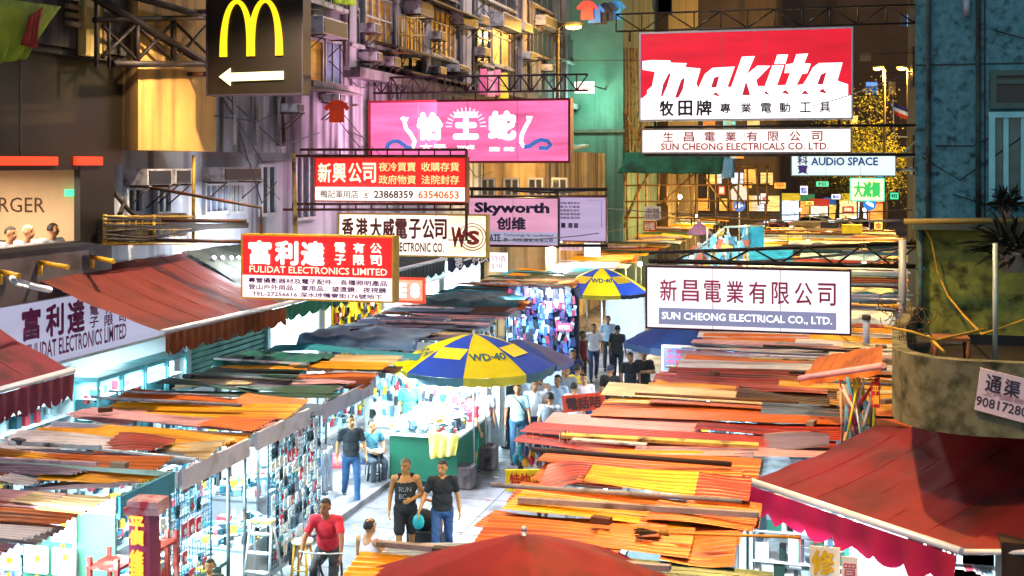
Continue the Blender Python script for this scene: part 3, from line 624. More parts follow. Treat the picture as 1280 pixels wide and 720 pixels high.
# fast food sign
s = Sign('arches_sign', (259, -9, 377, 117), 20.6, 'square black sign with glowing yellow arches and a white arrow', M('140e08', .4, 0, .15, 2), M('2c2230', .5, .2), depth=.35, fw=.03)
def ribbon(sg, pts, wd, mat, nm, lift=.03):
    m = MB(); L = []
    for i, (x, y) in enumerate(pts):
        x0, y0 = pts[max(i-1, 0)]; x1, y1 = pts[min(i+1, len(pts)-1)]; dx, dy = x1-x0, y1-y0; l = math.hypot(dx, dy) or 1
        w_ = wd[i] if hasattr(wd, '__len__') else wd
        L.append(((x-dy/l*w_/2, y+dx/l*w_/2), (x+dy/l*w_/2, y-dx/l*w_/2)))
    fr = [[m.bm.verts.new((*[(sg.pos(*q)[0])], sg.Y+.03-lift, sg.pos(*q)[1])) for q in p] for p in L]
    bk = [[m.bm.verts.new((*[(sg.pos(*q)[0])], sg.Y+.03, sg.pos(*q)[1])) for q in p] for p in L]
    for i in range(len(L)-1):
        m.bm.faces.new((fr[i][0], fr[i][1], fr[i+1][1], fr[i+1][0]))
        for e in (0, 1): m.bm.faces.new((fr[i][e], fr[i+1][e], bk[i+1][e], bk[i][e]))
    return m.build(nm, mat, sg.t)
GOLD = E('ffc818', 1.5, .08)
def arch(x0, x1, top, bot):
    c = (x0+x1)/2; out = []
    for i in range(25):
        a = math.pi*i/24; out.append((c-(x1-x0)/2*math.cos(a)*(1-.0*math.sin(a)), bot-(bot-top)*math.sin(a)**.75))
    return out
ribbon(s, arch(279, 313, 1, 70), [9-4*math.sin(math.pi*i/24) for i in range(25)], GOLD, 'arch'); ribbon(s, arch(314, 349, 1, 70), [9-4*math.sin(math.pi*i/24) for i in range(25)], GOLD, 'arch', .034)
m = MB(); ap = [(274, 95), (289, 84), (289, 90.5), (355, 89.5), (355, 100), (289, 101), (289, 107)]
for dz, mt in ((0, None),): m.poly([(s.pos(*q)[0], s.Y-.004, s.pos(*q)[1]) for q in ap]); 
m.build('arrow', E('fff2b0', 1.8, 0), s.t)
m = MB(); P0 = (s.xa, s.Y+.2); 
for zz in (s.za+.4, s.zb-.3): m.tube([(s.xa, s.Y+.17, zz), (-12.1, s.Y+.17, zz)], .05)
m.build('bracket', STEEL, s.t)
# pink snake sign
PINK = E('ec689e', 1.05, .4, 1.5)
s = Sign('snake_sign', (463, 127, 710, 201), 29.8, 'large glowing pink sign with white characters between two snakes', PINK, M('7a1220', .5, .2, .2, 3), depth=.4)
WG = E('fff4fa', 1.6, 0)
for ch, x0, x1, y0, y1 in (('怡', 525, 554, 142, 173), ('王', 571, 599, 142, 172), ('蛇', 615, 645, 141, 173)): s.text(ch, x0, y0, x1, y1, WG, off=.07)
s.text('膽 蛇', 614, 184, 645, 189, WG, off=.05); s.text('太平', 527, 180, 560, 187, WG, off=.05); s.text('2004年', 574, 181, 596, 187, WG, off=.03)
m = MB()
for k in range(15):
    a = math.pi*(k/14); c = (585, 158); p, q = [(c[0]+r*math.cos(a)*1.05, c[1]-r*math.sin(a)) for r in (17, 24)]
    m.tube([Vector((s.pos(*p)[0], s.Y, s.pos(*p)[1])), Vector((s.pos(*q)[0], s.Y, s.pos(*q)[1]))], .018, None, 5)
m.build('sun_rays', E('ffd0e4', 1.2, 0), s.t)
BLU = E('3c78c8', .7, .5, 4)
for fx in (1, -1):
    c0 = 505 if fx == 1 else 660; g = lambda x, y: (c0+(x if fx == 1 else x), y)
    if fx == 1: neck = [(503, 149), (505, 147), (510, 147), (507, 152), (509, 160), (515, 167), (520, 176), (517, 185)]; coil = [(517, 185), (510, 184), (505, 180), (499, 176), (492, 176), (486, 180), (484, 186)]
    else: neck = [(660, 148), (665, 147), (662, 153), (658, 160), (654, 169), (653, 178), (657, 184)]; coil = [(657, 184), (664, 183), (670, 178), (678, 175), (686, 177), (689, 182), (684, 186), (675, 185)]
    ribbon(s, neck, 4.6, WG, 'snake'); ribbon(s, coil, 5, BLU, 'snake_coil', .034)
lamp('AREA', ((s.xa+s.xb)/2-1, s.Y-.6, s.za+1), 230, (1, .5, .72), s.t, (4, 1.2), (math.radians(90), 0, math.radians(75)))  # added lamps off the sign throw its pink and lilac light on the wall
lamp('POINT', (s.xa-.8, s.Y-1.2, s.zb+1.6), 330, (1, .58, .78), s.t, .5)
lamp('POINT', (s.xa-1.4, s.Y-6.5, s.zb+.6), 420, (.86, .78, 1), s.t, .5)
# red shop sign with phone numbers
s = Sign('shop_sign', (394, 198, 581, 251), 25.6, 'red and white sign with telephone numbers above the round logo sign', RED1, M('b84018', .5, .2, .2, 3), depth=.25, fw=.035)
CRM = E('ffe8c0', 1.3, 0); YEL2 = E('ffd890', 1.1, 0)
s.rect(394, 234, 581, 251, E('fff0e4', 1.3, .1)); DKR = M('501818', .6, 0, 0)
for ch, x in zip('新興公司', (398, 417, 437, 455)): s.text(ch, x, 204, x+16, 228, CRM, off=.018)
s.text('夜冷買賣', 475, 203, 521, 214, YEL2); s.text('收購存貨', 528, 203, 574, 214, YEL2); s.text('政府物資', 475, 219, 521, 230, YEL2); s.text('法院封存', 528, 219, 574, 230, YEL2)
s.text('鴨記軍用店', 401, 238, 449, 248, DKR, lift=.008); s.text('☎', 455, 238, 463, 248, DKR, lift=.008); s.text('23868359', 469, 238, 518, 248, DKR, off=.03, lift=.008); s.text('63540653', 524, 238, 574, 248, E('f06a10', .9, 0), off=.03, lift=.008)
st = thing('sign_gantry', 'thin rusty steel frame carrying the red telephone sign', 'frame', (s.xa-.5, 25.95, 3)); m = MB()
for py in (187, 195): m.tube([PY(366, py, 25.95), PY(583, py, 25.95)], .03)
for py in (255, 262): m.tube([PY(366, py, 25.95), PY(583, py, 25.95)], .03)
for k in range(12):
    m.tube([PY(366+k*19.7, 187, 25.95), PY(366+k*19.7, 195, 25.95)], .02, None, 5); m.tube([PY(366+k*19.7, 255, 25.95), PY(366+k*19.7, 262, 25.95)], .02, None, 5)
m.tube([PY(583, 187, 25.95), PY(583, 300, 25.95)], .035); m.tube([PY(366, 187, 25.95), Vector((-12.5, 25.95, PY(366, 187, 25.95).z))], .03); m.tube([PY(366, 262, 25.95), Vector((-12.5, 25.95, PY(366, 262, 25.95).z))], .03)
m.build('rails', M('5a3428', .6, .4, .3, 5), st); m = MB(); m.tube([PY(366, 155, 25.85), PY(370, 300, 25.85)], .05); m.build('post', M('c8a050', .6, .1, .3, 4, '6a4420', .5), st)
# round logo sign
s = Sign('shop_sign', (424, 269, 607, 319), 27.4, 'cream sign with dark red characters and a round red logo', E('fff0dc', 1.2, .22), M('c09a28', .5, .2, .2, 3), depth=.25, fw=.035)
DR = M('6a1010', .6, 0, 0); s.rect(561, 269, 607, 319, E('ffe8c0', 1.2, .35, 3), 'logo_panel', .022)
for ch, x in zip('香港大威電子公司', (428, 446, 464, 480, 496, 513, 530, 545)): s.text(ch, x, 274, x+14, 298, DR, off=.03)
s.text('ELECTRONIC CO.', 493, 303, 556, 315, DR, off=.03); s.text('FAT WAI', 432, 303, 486, 315, DR, off=.03)
RD = M('a01414', .6, 0, 0); s.text('W', 565, 283, 585, 308, RD, off=.05, shear=.1, lift=.012); s.text('S', 584, 287, 600, 305, RD, off=.05, lift=.012)
for r in (13, 16.5): s.line([(591+r*math.cos(a), 295+r*math.sin(a)) for a in [i*math.pi/16 for i in range(33)]], 1.3, RD, 'ring', .012)
# front red sign with the shop's services
s = Sign('shop_sign', (303, 296, 490, 374), 19.6, 'large red sign with bold white characters over lines of purple writing', E('e61c20', 1.1, .1), M('c89a20', .5, .2, .2, 3), depth=.28, fw=.03)
s.rect(303, 346, 490, 374, E('ffe4e4', 1.25, .08))
for ch, x in zip('富利達', (312, 346, 379)): s.text(ch, x, 303, x+27, 331, E('fff8f0', 1.5, 0), off=.045)
for ch, x, y in (('電', 420, 303), ('子', 420, 318), ('有', 443, 303), ('限', 443, 318), ('公', 464, 303), ('司', 464, 318)): s.text(ch, x, y, x+13, y+12, E('fff4e0', 1.4, 0), off=.03)
s.text('FULIDAT ELECTRONICS LIMITED', 312, 334, 484, 342.5, E('ffe8c8', 1.3, 0), off=.008)
VI = M('4a1070', .6, 0, 0); s.text('專營攝影器材及電子配件．各種照明產品', 311, 349, 484, 355.5, VI, off=.03, lift=.008); s.text('登山戶外用品．軍用品．望遠鏡．夜視鏡', 311, 357.5, 483, 364, VI, off=.03, lift=.008); s.text('TEL-27256616 深水埗鴨寮街176號地下', 316, 366, 478, 372, VI, off=.03, lift=.008)
m = MB()
for zz in (s.zb-.12, s.zb+.25): m.tube([(s.xa, s.Y+.14, zz), (-12.5, s.Y+.14, zz)], .035)
m.tube([(s.xa+.3, s.Y+.14, s.zb), (s.xa+.3, s.Y+.14, s.zb+.5), (-12.5, s.Y+.14, s.zb+.9)], .03); m.build('bracket', STEEL, s.t)
# wide pink grey sign and its plain neighbour
s = Sign('shop_sign', (586, 248, 697, 306), 38, 'pinkish sign with large navy latin lettering and two characters', E('d898b4', .85, .15), M('2c1a24', .5, .3), depth=.3, fw=.03)
NAVY = M('141440', .5, 0, 0); s.text('Skyworth', 593, 253, 687, 270, NAVY, off=.045); s.text('创维', 622, 272, 657, 287, NAVY, off=.045)
s.rect(586, 290, 697, 305, E('a8a4c0', .8, .1)); s.text('RATE', 608, 293, 626, 302.5, NAVY, off=.03, lift=.008); s.text('Technology far eastlimited', 630, 292, 691, 296.5, NAVY, off=.01, lift=.008); s.text('第一科技(遠東)有限公司', 630, 297.5, 691, 303, NAVY, off=.02, lift=.008)
s = Sign('shop_sign', (698, 247, 757, 301), 38.2, 'plain lilac board with small lines of black print and three drawings', E('bca6cc', .75, .12), M('6a2838', .5, .3), depth=.25, fw=.03)
BK = M('201828', .6, 0, 0)
for k, tx in enumerate(('相機/攝影器材', '電池/充電器', '音響擴音/喇叭', '望遠鏡/顯微鏡', '測量儀/萬用錶')): s.text(tx, 700, 252.5+k*4.6, 725, 255.5+k*4.6, BK)
for k, cx in enumerate((704, 713, 720)): s.rect(cx-2.5, 279, cx+2.5, 285, BK if k == 0 else M('5a4a68'), 'drawing')
s.line([(735, 250), (752, 250), (752, 284)], .5, BK)
m = MB(); 
for py, X_ in ((246, 0), (307, 0)): m.tube([PY(560, py, 38.5), PY(760, py, 38.5)], .05)
m.tube([PY(575, 236, 38.5), Vector((-12.5, 38.5, PY(575, 236, 38.5).z))], .05); m.tube([PY(590, 236, 38.5), PY(590, 310, 38.5)], .05); m.tube([PY(697, 236, 38.5), PY(697, 310, 38.5)], .05); m.tube([PY(560, 236, 38.5), PY(760, 237, 38.5)], .06)
m.tube([PY(560, 246, 38.5), Vector((-12.5, 38.5, PY(560, 246, 38.5).z))], .05)
solo(m.build('sign_gantry', DARKST), 'dark steel frame holding the pinkish sign and lilac board', 'frame')
# big red tool sign
s = Sign('tool_sign', (801, 39, 1064, 148), 34, 'huge red sign with slanted white lettering and black characters below', E('d00c28', 1.0, .2, .9), M('b8b4bc', .4, .5, .15, 3), depth=.45, fw=.05)
WW = E('fffafa', 1.7, 0)
s.rect(801, 120.8, 1064, 148, E('fff8fa', 1.5, .12), 'band', .02)
def plates(sg, polys, mat, nm, lift):
    m = MB()
    for q in polys: m.poly([(sg.pos(a, b)[0], sg.Y+.03-lift, sg.pos(a, b)[1]) for a, b in q])
    return m.build(nm, mat, sg.t)
cA = lambda L: [(796+x/9.143, 60+y/9.143) for x, y in L]; cB = lambda L: [(930+x/9.143, 60+y/9.143) for x, y in L]
word = cA([(64, 125), (180, 115), (395, 125), (400, 150), (590, 160), (570, 205), (750, 225), (700, 400), (725, 450), (800, 290), (890, 220), (1145, 210), (1060, 440), (1105, 445)])+cB([(3, 100), (150, 95), (60, 300), (180, 205), (325, 210), (165, 370), (185, 440), (265, 440), (350, 205), (480, 205), (400, 435), (500, 430), (550, 290), (485, 295), (500, 200), (585, 185), (620, 85), (750, 80), (705, 190), (780, 195), (740, 300), (680, 310), (620, 435), (695, 425), (760, 320), (800, 240), (870, 190), (1130, 190), (1075, 385), (1090, 400), (1190, 435), (1190, 562)])+cA([(64, 562), (125, 505), (120, 470), (180, 420), (215, 250), (68, 225)])
plates(s, [word, cB([(405, 85), (525, 85), (495, 190), (370, 190)])], WW, 'lettering', .034)
for pl_ in [cA(q) for q in ([(380, 265), (400, 285), (360, 420), (300, 550), (285, 530), (310, 400)], [(555, 320), (565, 350), (545, 460), (495, 555), (450, 560), (490, 440), (520, 360)], [(910, 330), (970, 315), (935, 445), (870, 445)], [(935, 500), (985, 560), (880, 520)])]+[cB(q) for q in ([(50, 375), (100, 540), (5, 540)], [(275, 490), (330, 550), (255, 520)], [(500, 485), (550, 545), (450, 515)], [(715, 490), (765, 540), (670, 535)], [(890, 320), (955, 290), (915, 430), (850, 430)], [(915, 475), (965, 540), (865, 510)])]: plates(s, [pl_], E('b81030', .9, .1), 'counter_shape', .040)
BLK = M('1c0820', .6, 0, 0)
for ch, x0, x1 in (('牧', 826, 843), ('田', 850, 867), ('牌', 873, 892)): s.text(ch, x0, 125, x1, 143.5, BLK, off=.035)
for ch, x in zip('專業電動工具', (903, 929, 954, 977, 1002, 1026)): s.text(ch, x, 129, x+13, 141, BLK, off=.025)
RK = M('a01040', .6, 0, 0); ts = s
def steel_hang(y, pz, label, x0, x1, up=1.2):
    t = thing('sign_gantry', label, 'frame', (x1, y, pz)); m = MB(); truss(m, (x0, y, pz), (x1, y, pz), .5, int((x1-x0)/.7), .03); 
    m.tube([(x0+.4, y, pz), (x0+.4, y, pz-up)], .03); m.tube([(x0+5, y, pz), (x0+5, y, pz-up)], .03); m.build('lattice', DARKST, t); return t
steel_hang(34.5, s.zb+.15, 'dark lattice beam holding the huge red sign', s.xa-.8, 3.7, .3)
s2_ = s
s = Sign('shop_sign', (803, 162, 1063, 190), 34, 'long white sign with red print directly beneath the huge red sign', E('f6ece2', 1.2, .22), M('8a7a74', .5, .3), depth=.35, fw=.04)
RT = M('c03048', .6, 0, 0)
for k, ch in enumerate('生昌電業有限公司'): s.text(ch, 830+k*26.6, 164.5, 843+k*26.6, 176.5, RT, off=.018)
s.text('SUN CHEONG ELECTRICALS CO. LTD.', 827, 178.5, 1037, 187.5, M('d02030', .6, 0, 0), off=.022)
m = MB()
for z in (s.zb+.1, s.za-.08): m.tube([(s.xa, 34.45, z), (3.6, 34.45, z)], .04)
for x in (s.xa+.3, s.xb-.3): m.tube([(x, 34.45, s.zb), (x, 34.45, s2_.za)], .03)
solo(m.build('sign_bracket', DARKST), 'steel bars between the huge red sign and the white one', 'bracket')
# sound shop sign
s = Sign('shop_sign', (990, 192, 1119, 219), 46, 'pale blue sign with blue lettering mounted beyond the white sign', E('d4ece8', 1.0, .15), M('6a7a80', .5, .3), depth=.3, fw=.04)
VB = M('3a2080', .5, 0, 0); s.text('科\n寶', 997, 195, 1010, 217, VB, off=.03); s.text('AUDiO SPACE', 1014, 196.5, 1098, 207, M('2438a0', .5, 0, 0), off=.03)
m = MB()
for zz in (s.za+.2, s.zb-.1): m.tube([(s.xb, 46.2, zz), (3.7, 46.2, zz)], .05)
m.tube([(s.xb+.2, 46.2, s.zb-.1), (3.7, 46.2, s.zb+1.2)], .04); m.build('bracket', M('5a6a6c', .5, .4), s.t)
# lower white and grey sign over the stalls
s = Sign('shop_sign', (809, 337, 1062, 413), 25, 'big white sign with pink characters and a grey lettered band over the stalls', E('f2e6f0', 1.1, .14), M('40142c', .5, .3, .2, 3), depth=.35, fw=.035)
PK = M('c8486c', .6, 0, 0)
for k, ch in enumerate('新昌電業有限公司'): s.text(ch, 826+k*28.3, 352, 847+k*28.3, 379, PK, off=.012)
s.rect(824, 388, 1046, 409, E('8c90b4', .75, .1)); s.text('SUN CHEONG ELECTRICAL CO., LTD.', 828, 393, 1041, 404, E('fdfbff', 1.3, 0), off=.02, lift=.008)
t = thing('sign_gantry', 'crossed steel bars stretching from the white sign to the corner wall', 'frame', (1.5, 25.2, 4.4)); m = MB()
z0 = s.zb; m.tube([(s.xa, 25.2, z0+.12), (2.2, 25.2, z0+.12)], .05); m.tube([(s.xa, 25.25, z0+.28), (2.2, 25.25, z0+.62)], .04)
for k in range(6): x = s.xa+.5+k*1.1; m.tube([(x, 25.2, z0+.12), (x+.55, 25.22, z0+.36+k*.06)], .02); m.tube([(x+.55, 25.22, z0+.36+k*.06), (x+1.1, 25.2, z0+.12)], .02)
m.build('bars', DARKST, t)
# little signs
def board(name, px0, py0, px1, py1, Y, label, face, txt=None, tm=None, off=.02, roll=0, frame=None):
    s = Sign(name, (px0, py0, px1, py1), Y, label, face, frame, depth=.1)
    if txt: s.text(txt, px0+(px1-px0)*.1, py0+(py1-py0)*.14, px1-(px1-px0)*.1, py1-(py1-py0)*.14, tm, off=off)
    s.t.rotation_euler.y = roll; return s
RDT = M('c01818', .6, 0, 0)
board('banner', 704, 493, 758, 514, 24.2, 'orange red banner with dark characters hung at the stall edge', M('d03a18', .7), '電話咭', M('401414'), .03, math.radians(-8))
board('banner', 632, 588, 698, 615, 15.55, 'yellow banner with red characters under the near orange roofs', M('e8d010', .7), '特快手機', RDT, .02, math.radians(-4))
board('small_sign', 1064, 224, 1104, 250, 62, 'bright green and yellow lit sign on the far pavement', E('fff8a0', 1.8, .3, 3), '大減價', E('30c060', 1, 0), .04, 0, E('60ffb0', 1.2, 0))
board('small_sign', 343, 222, 365, 244, 29, 'faded grey plumbing notice on the dark wall', M('6a7480', .6), '通渠\n96543', M('1a1a22'), .02)
board('small_sign', 805, 258, 826, 275, 56, 'small white notice board on the bamboo scaffold', M('b8b0b8', .6), '吉舖\n出租', M('50304a'), .0)
board('small_sign', 804, 276, 820, 289, 56.2, 'little red notice under the white notice on the scaffold', M('b82018', .6), '招租', M('f0e0d0'), .02)
board('small_sign', 1250, 448, 1251, 449, 60, 'x', M('fff')) if 0 else None
t = thing('plumber_plate', 'white plate with black telephone number tied to the concrete canopy', 'sign', PY(1252, 520, 13.15))
a, b, c, d = [PY(x, y, 13.14) for x, y in ((1226, 460), (1300, 478), (1292, 532), (1218, 512))]
m = MB(); pl = [m.bm.verts.new(q) for q in (a, b, c, d)]; pb = [m.bm.verts.new(q+Vector((0, .03, 0))) for q in (a, b, c, d)]; m.bm.faces.new(pl); m.bm.faces.new(pb[::-1])
for i in range(4): m.bm.faces.new((pl[i], pb[i], pb[(i+1) % 4], pl[(i+1) % 4]))
m.build('plate', M('d8c4cc', .6, 0, .08, 2), t)
uu = (b-a).normalized(); vv = (a-d).normalized()
def ptext(sx, x, y, w_, h_, mt): text(sx, PY(x, y, 13.135), w_, h_, mt, t, u=uu, v=vv, off=.015)
ptext('通', 1242, 480, .15, .17, M('302030')); ptext('渠', 1265, 486, .15, .17, M('302030')); ptext('90817280', 1252, 508, .5, .1, M('403040')); ptext('上門服務', 1254, 496, .4, .05, M('c090a0'))
# trusses and wires across the street
t = thing('lattice_beam', 'long steel lattice beam crossing above the pink sign', 'beam', (-9, 30.6, 8.2)); m = MB()
a, b = PY(438, 117, 30.6), PY(735, 113, 30.6); truss(m, a, b, .42, 22, .03); m.tube([a, Vector((-12.1, 30.6, a.z))], .05); m.tube([a+Z1*.42, Vector((-12.1, 30.6, a.z+.6))], .05)
for k in range(6): p = a.lerp(b, .06+k*.16); m.tube([p, p-Z1*.25], .02)
m.build('lattice', M('3c2a30', .6, .5, .3, 5), t)
t = thing('wire_bundle', 'bundle of black cables strung along and across the street', 'cables', (-3, 30, 7)); m = MB()
def wire(p, q, sag, r=.012): p, q = Vector(p), Vector(q); m.tube([p.lerp(q, i/10)-Z1*sag*4*(i/10)*(1-i/10) for i in range(11)], r, None, 5)
for a, b, sg, r in (((860, 328, 40), (1145, 308, 24), .1, .03), ((700, 252, 45), (1140, 262, 30), .3, .015), ((640, 238, 36), (760, 235, 42), .1, .04), ((560, 205, 34), (700, 120, 37), .2, .012), ((1000, 268, 50), (1150, 275, 18.2), .1, .02),
        ((840, 268, 52), (1130, 276, 40), .12, .02), ((1055, 330, 24), (1140, 300, 20), .15, .012), ((920, 130, 60), (1140, 90, 22), .5, .012), ((560, 300, 26), (860, 262, 52), .4, .014), ((420, 130, 28), (560, 240, 27), .4, .01), ((250, 115, 22), (350, 250, 25), .1, .008), ((440, 0, 30), (660, 120, 40), .2, .01)):
    wire(PY(*a), PY(*b), sg, r)
m.build('cable', M('1a1416', .6), t)

awning('awning', 'dark green scalloped awning beneath the round logo sign', (-12.5, 28.9, 4.3), (-12.5, 33.2, 4.3), (-10.9, 28.9, 3.75), (-10.9, 33.2, 3.75), M('1e3430', .8, 0, .3, 2), M('3a4a48', .8), BAR, .45, .2)
awning('awning', 'black and blue awning with white characters past the dark green one', (-12.5, 33.7, 4.4), (-12.5, 38.2, 4.4), (-11, 33.7, 3.85), (-11, 38.2, 3.85), M('1c1a20', .8), M('1c2848', .8), BAR, .6, .25)
text('第一科技', (-10.9, 36, 3.55), 3.6, .42, M('e8e8f0', .6), None, u=Y1, off=.02).name = 'awning_lettering'
tag(bpy.data.objects['awning_lettering'], 'white characters along the black and blue awning edge', 'lettering')
t = wall_sign('shop_sign', 33.6, 38.2, 2.75, 3.6, 'pale cyan lit panel with blue characters and tick marks below the awnings', E('b4e6f4', 1.15, .15))
text('影音一濕!!', (-12.49, 35.2, 3.25), 2.4, .35, M('2880a8', .5), t, u=Y1, off=.02)
board('shop_sign', 494, 350, 528, 376, 28.6, 'orange red framed lit sign with white shapes beside the big red sign', E('f8a080', 1.1, .3, 3), 'E 8', E('ffffff', 1.6, 0), .06, 0, E('e04020', 1, 0))
board('shop_sign', 700, 306, 727, 313, 41.5, 'narrow pink lettered strip sign under the lilac board', E('e0c0c8', .9, .1), '收買電器', M('c03040'), .0)
board('shop_sign', 730, 304, 750, 321, 41.5, 'small white lit panel beside the pink strip sign', E('e8f4ff', 1.5, .1))
board('shop_sign', 612, 316, 634, 340, 41.5, 'white lit panel with faint red print near the lilac board', E('f4ecf4', 1.3, .1), '特價\n$98', M('c05060'), .0)
t = thing('spotlight_rail', 'rail of four small spotlights on the white wall above the grey green awning', 'spotlights', PX(277, 328, -12.2)); m = MB()
m.tube([PX(256, 326, -12.35), PX(300, 334, -12.35)], .02, None, 6); m.build('rail', M('8a8a90', .4, .5), t)
for k, px in enumerate((262, 273, 284, 293)):
    q = PX(px, 331, -12.2); m = MB(); m.tube([q, q+Vector((.1, 0, .14))], .05, None, 10); m.tube([q, q+Vector((-.15, 0, -.02))], .012, None, 5); h = m.build('spotlight', M('3a3a40', .4, .4), t)
    m = MB(); m.ball(q+Vector((.1, 0, .15)), .045, None, 1); m.build('lens', E('f4f8ff', 6, 0), h)
    lamp('POINT', q+Vector((.5, 0, .25)), 42, (.82, .9, 1), t, .08)
# ------------------------------------------------------------------ market stalls
ROOFC = {'rust orange': ('d06820', '7a3412'), 'yellow ochre': ('f0a010', 'a05c10'), 'red': ('a83a30', '5a2018'), 'pinkish tin': ('d8a0a4', '804c44'), 'pale tin': ('d8d0d4', '8a6a60'), 'cream': ('e0c898', '9a7440'),
         'teal': ('3a98a8', '26464c'), 'dark green': ('2f5240', '1a2a20'), 'slate blue': ('6a7c94', '3a4250'), 'brown': ('5e3c28', '2c1a10'), 'pale blue': ('a4c0cc', '60747c'), 'violet grey': ('7c6c80', '443848')}  # orange, ochre and pink also hold street lamp tint besides rust and paint
def roofmat(c, v=0): a, b = ROOFC[c]; return M(a, .38, .2, .22+.03*v, 1.6+.4*v, b, .35+.1*v, True, 0, 'x')
EXTRA = ('pale tin', 'slate blue', 'brown', 'violet grey', 'red', 'dark green', 'yellow ochre', 'cream')
NUM = ('first', 'second', 'third', 'fourth', 'fifth', 'sixth', 'seventh', 'eighth', 'ninth', 'tenth', 'eleventh', 'twelfth', 'thirteenth', 'fourteenth', 'fifteenth', 'sixteenth', 'seventeenth', 'eighteenth', 'nineteenth', 'twentieth', 'twenty-first', 'twenty-second', 'twenty-third', 'twenty-fourth', 'twenty-fifth', 'twenty-sixth', 'twenty-seventh', 'twenty-eighth', 'twenty-ninth', 'thirtieth')
POST = M('7a7c80', .4, .6, .2, 4, '4a3a30', .3)
GP = ('d8e4ea', '30687c', 'c8d0d8', '1c4454', '98b8c8', '2a3440', 'b03848', 'd8b030', '16191e', '4a90a4', '3a3c44', '6a8494')
def stall(row, i, X0, X1, Y0, Y1, z, cols, label, aisle, power, col=(.78, .95, 1), detail=True, npl=3, fascia=None, jx=.3, back=True, goods=True, front=True, inset=.25):
    t = thing('market_stall', label, 'market stall', ((X0+X1)/2, (Y0+Y1)/2, .12), 'stalls of the %s' % row)
    rr = random.Random(hash((round(X0), i)) % 1000+i*17)
    k = ((npl+1 if row == ROWB and i < 5 else npl*2) if detail else npl+1)
    step = (Y1-Y0)/k; lay = 0
    for j in range(k):
        a = Y0+step*j; b = a+step*rr.uniform(1.15, 1.6); lay = (lay+rr.choice((1, 1, 2))) % 3; zz = z+.05*lay+rr.uniform(-.02, .03)
        jl, jr = rr.uniform(-jx, jx*.8), rr.uniform(-jx*.8, jx); tx, ty = rr.uniform(-.12, .12), rr.uniform(-.05, .09); rz = rr.uniform(-.03, .03)
        cuts = sorted(rr.uniform(.15, .85) for _ in range(rr.choice((0, 1, 1, 2) if detail else (0, 1)))); xs = [X0+jl]+[X0+(X1-X0)*c for c in cuts]+[X1+jr]
        for q in range(len(xs)-1):
            if xs[q+1]-xs[q] < .35: continue
            e = rr.uniform(.05, .5) if q < len(xs)-2 else 0
            m = MB(); m.sheet(xs[q], xs[q+1]+e, a+rr.uniform(-.08, .08), b, zz+.03*(q % 2)+rr.uniform(0, .02), tx*rr.uniform(-1, 1), ty, roofmat(rr.choice(cols) if rr.random() < .8 else rr.choice(EXTRA), rr.randint(0, 2)), rz=rz+rr.uniform(-.012, .012), amp=.017, per=.1, nx=7, sag=rr.uniform(.01, .045)); m.build('roof_sheet', None, t)
    for q in range(rr.choice((1, 2, 2)) if detail else 1):
        y_ = rr.uniform(Y0+.1, Y1-.1); l = rr.uniform(.9, 3.2); xc = rr.uniform(X0+l*.4, X1-l*.4); m = MB()
        if rr.random() < .45: m.tube([(xc-l/2, y_, z+.2), (xc+l/2, y_+rr.uniform(-.2, .2), z+.2+rr.uniform(-.04, .05))], rr.uniform(.018, .035), None, 6)
        else: m.box((xc, y_, z+.19), (l, rr.uniform(.06, .14), rr.uniform(.025, .06)), None, rz=rr.uniform(-.1, .1), rx=rr.uniform(-.2, .2))
        m.build('batten', M(rr.choice(('6a4a30', '2a2020', 'd8d0d4', 'c8a0a8', '8a8890', 'd8c060', '3a2a24', 'e4e4ea')), .7, 0, .25, 4, '3a2a20', .3), t)
    if detail and rr.random() < .8:
        m = MB()
        for q in range(rr.randint(2, 5)): m.box((rr.uniform(X0+.3, X1-.3), rr.uniform(Y0+.2, Y1-.2), z+.22), (.21, .10, .065), None, rz=rr.uniform(0, 3)); break
        m.build('roof_weight', M(rr.choice(('5a3a2c', '3a3a40', '8a7a6a')), .9), t)
    for x in ((X0+.25, X1-inset) if aisle > 0 else (X0+inset, X1-.25)):
        for y in (Y0+.15, Y1-.15):
            m = MB(); m.tube([(x, y, .1), (x, y, z+.02)], .028, None, 6); m.build('post', POST, t)
    ax = X1 if aisle > 0 else X0; s = aisle
    if fascia:
        m = MB(); m.bx(ax-.02*s, ax+.03*s, Y0+.02, Y1-.02, z-.2, z+.06); m.build('fascia_board', fascia, t)
    if not detail:
        if power: lamp('POINT', ((X0+X1)/2, (Y0+Y1)/2, z-.45), power, col, t, .15)
        return t
    if front:
        m = MB(); m.bx(X0-.1, X1+.0, Y0-.04, Y0-.015, z-.14, z+.05); m.build('front_board', M('d4d2d8', .5, 0, .12, 2, '8a8078', .3), t)
    ax -= (inset-.25)*s
    if goods:
     m = MB(); m.bx(min(ax-.25*s, ax-1.3*s), max(ax-.25*s, ax-1.3*s), Y0+.2, Y1-.2, .78, .84); m.bx(min(ax-.3*s, ax-1.2*s), max(ax-.3*s, ax-1.2*s), Y0+.25, Y1-.25, .12, .78); m.build('counter', M(rr.choice(('b8c4c8', '4a6a60', '8a8890', '3c4a5c')), .6, 0, .15, 2), t)
    ox = X0+.12 if aisle > 0 else X1-.12
    if back:
        m = MB(); m.bx(ox-.03, ox+.03, Y0+.1, Y1-.1, .2, z-.12); m.build('back_panel', M('c0d0d4', .6, 0, .1, 2), t)
        if goods:
            m = MB(); P = [M(c, .5, 0, .1, 2) for c in GP]
            for q in range(170):
                yy = rr.uniform(Y0+.15, Y1-.3); h = rr.uniform(.3, z-.5); m.bx(ox+.03*s, ox+(.06+rr.uniform(0, .12))*s, yy, yy+rr.uniform(.06, .16), h, h+rr.uniform(.07, .2), rr.choice(P))
            tag(m.build('goods', None, t), None, None, None, 'stuff')
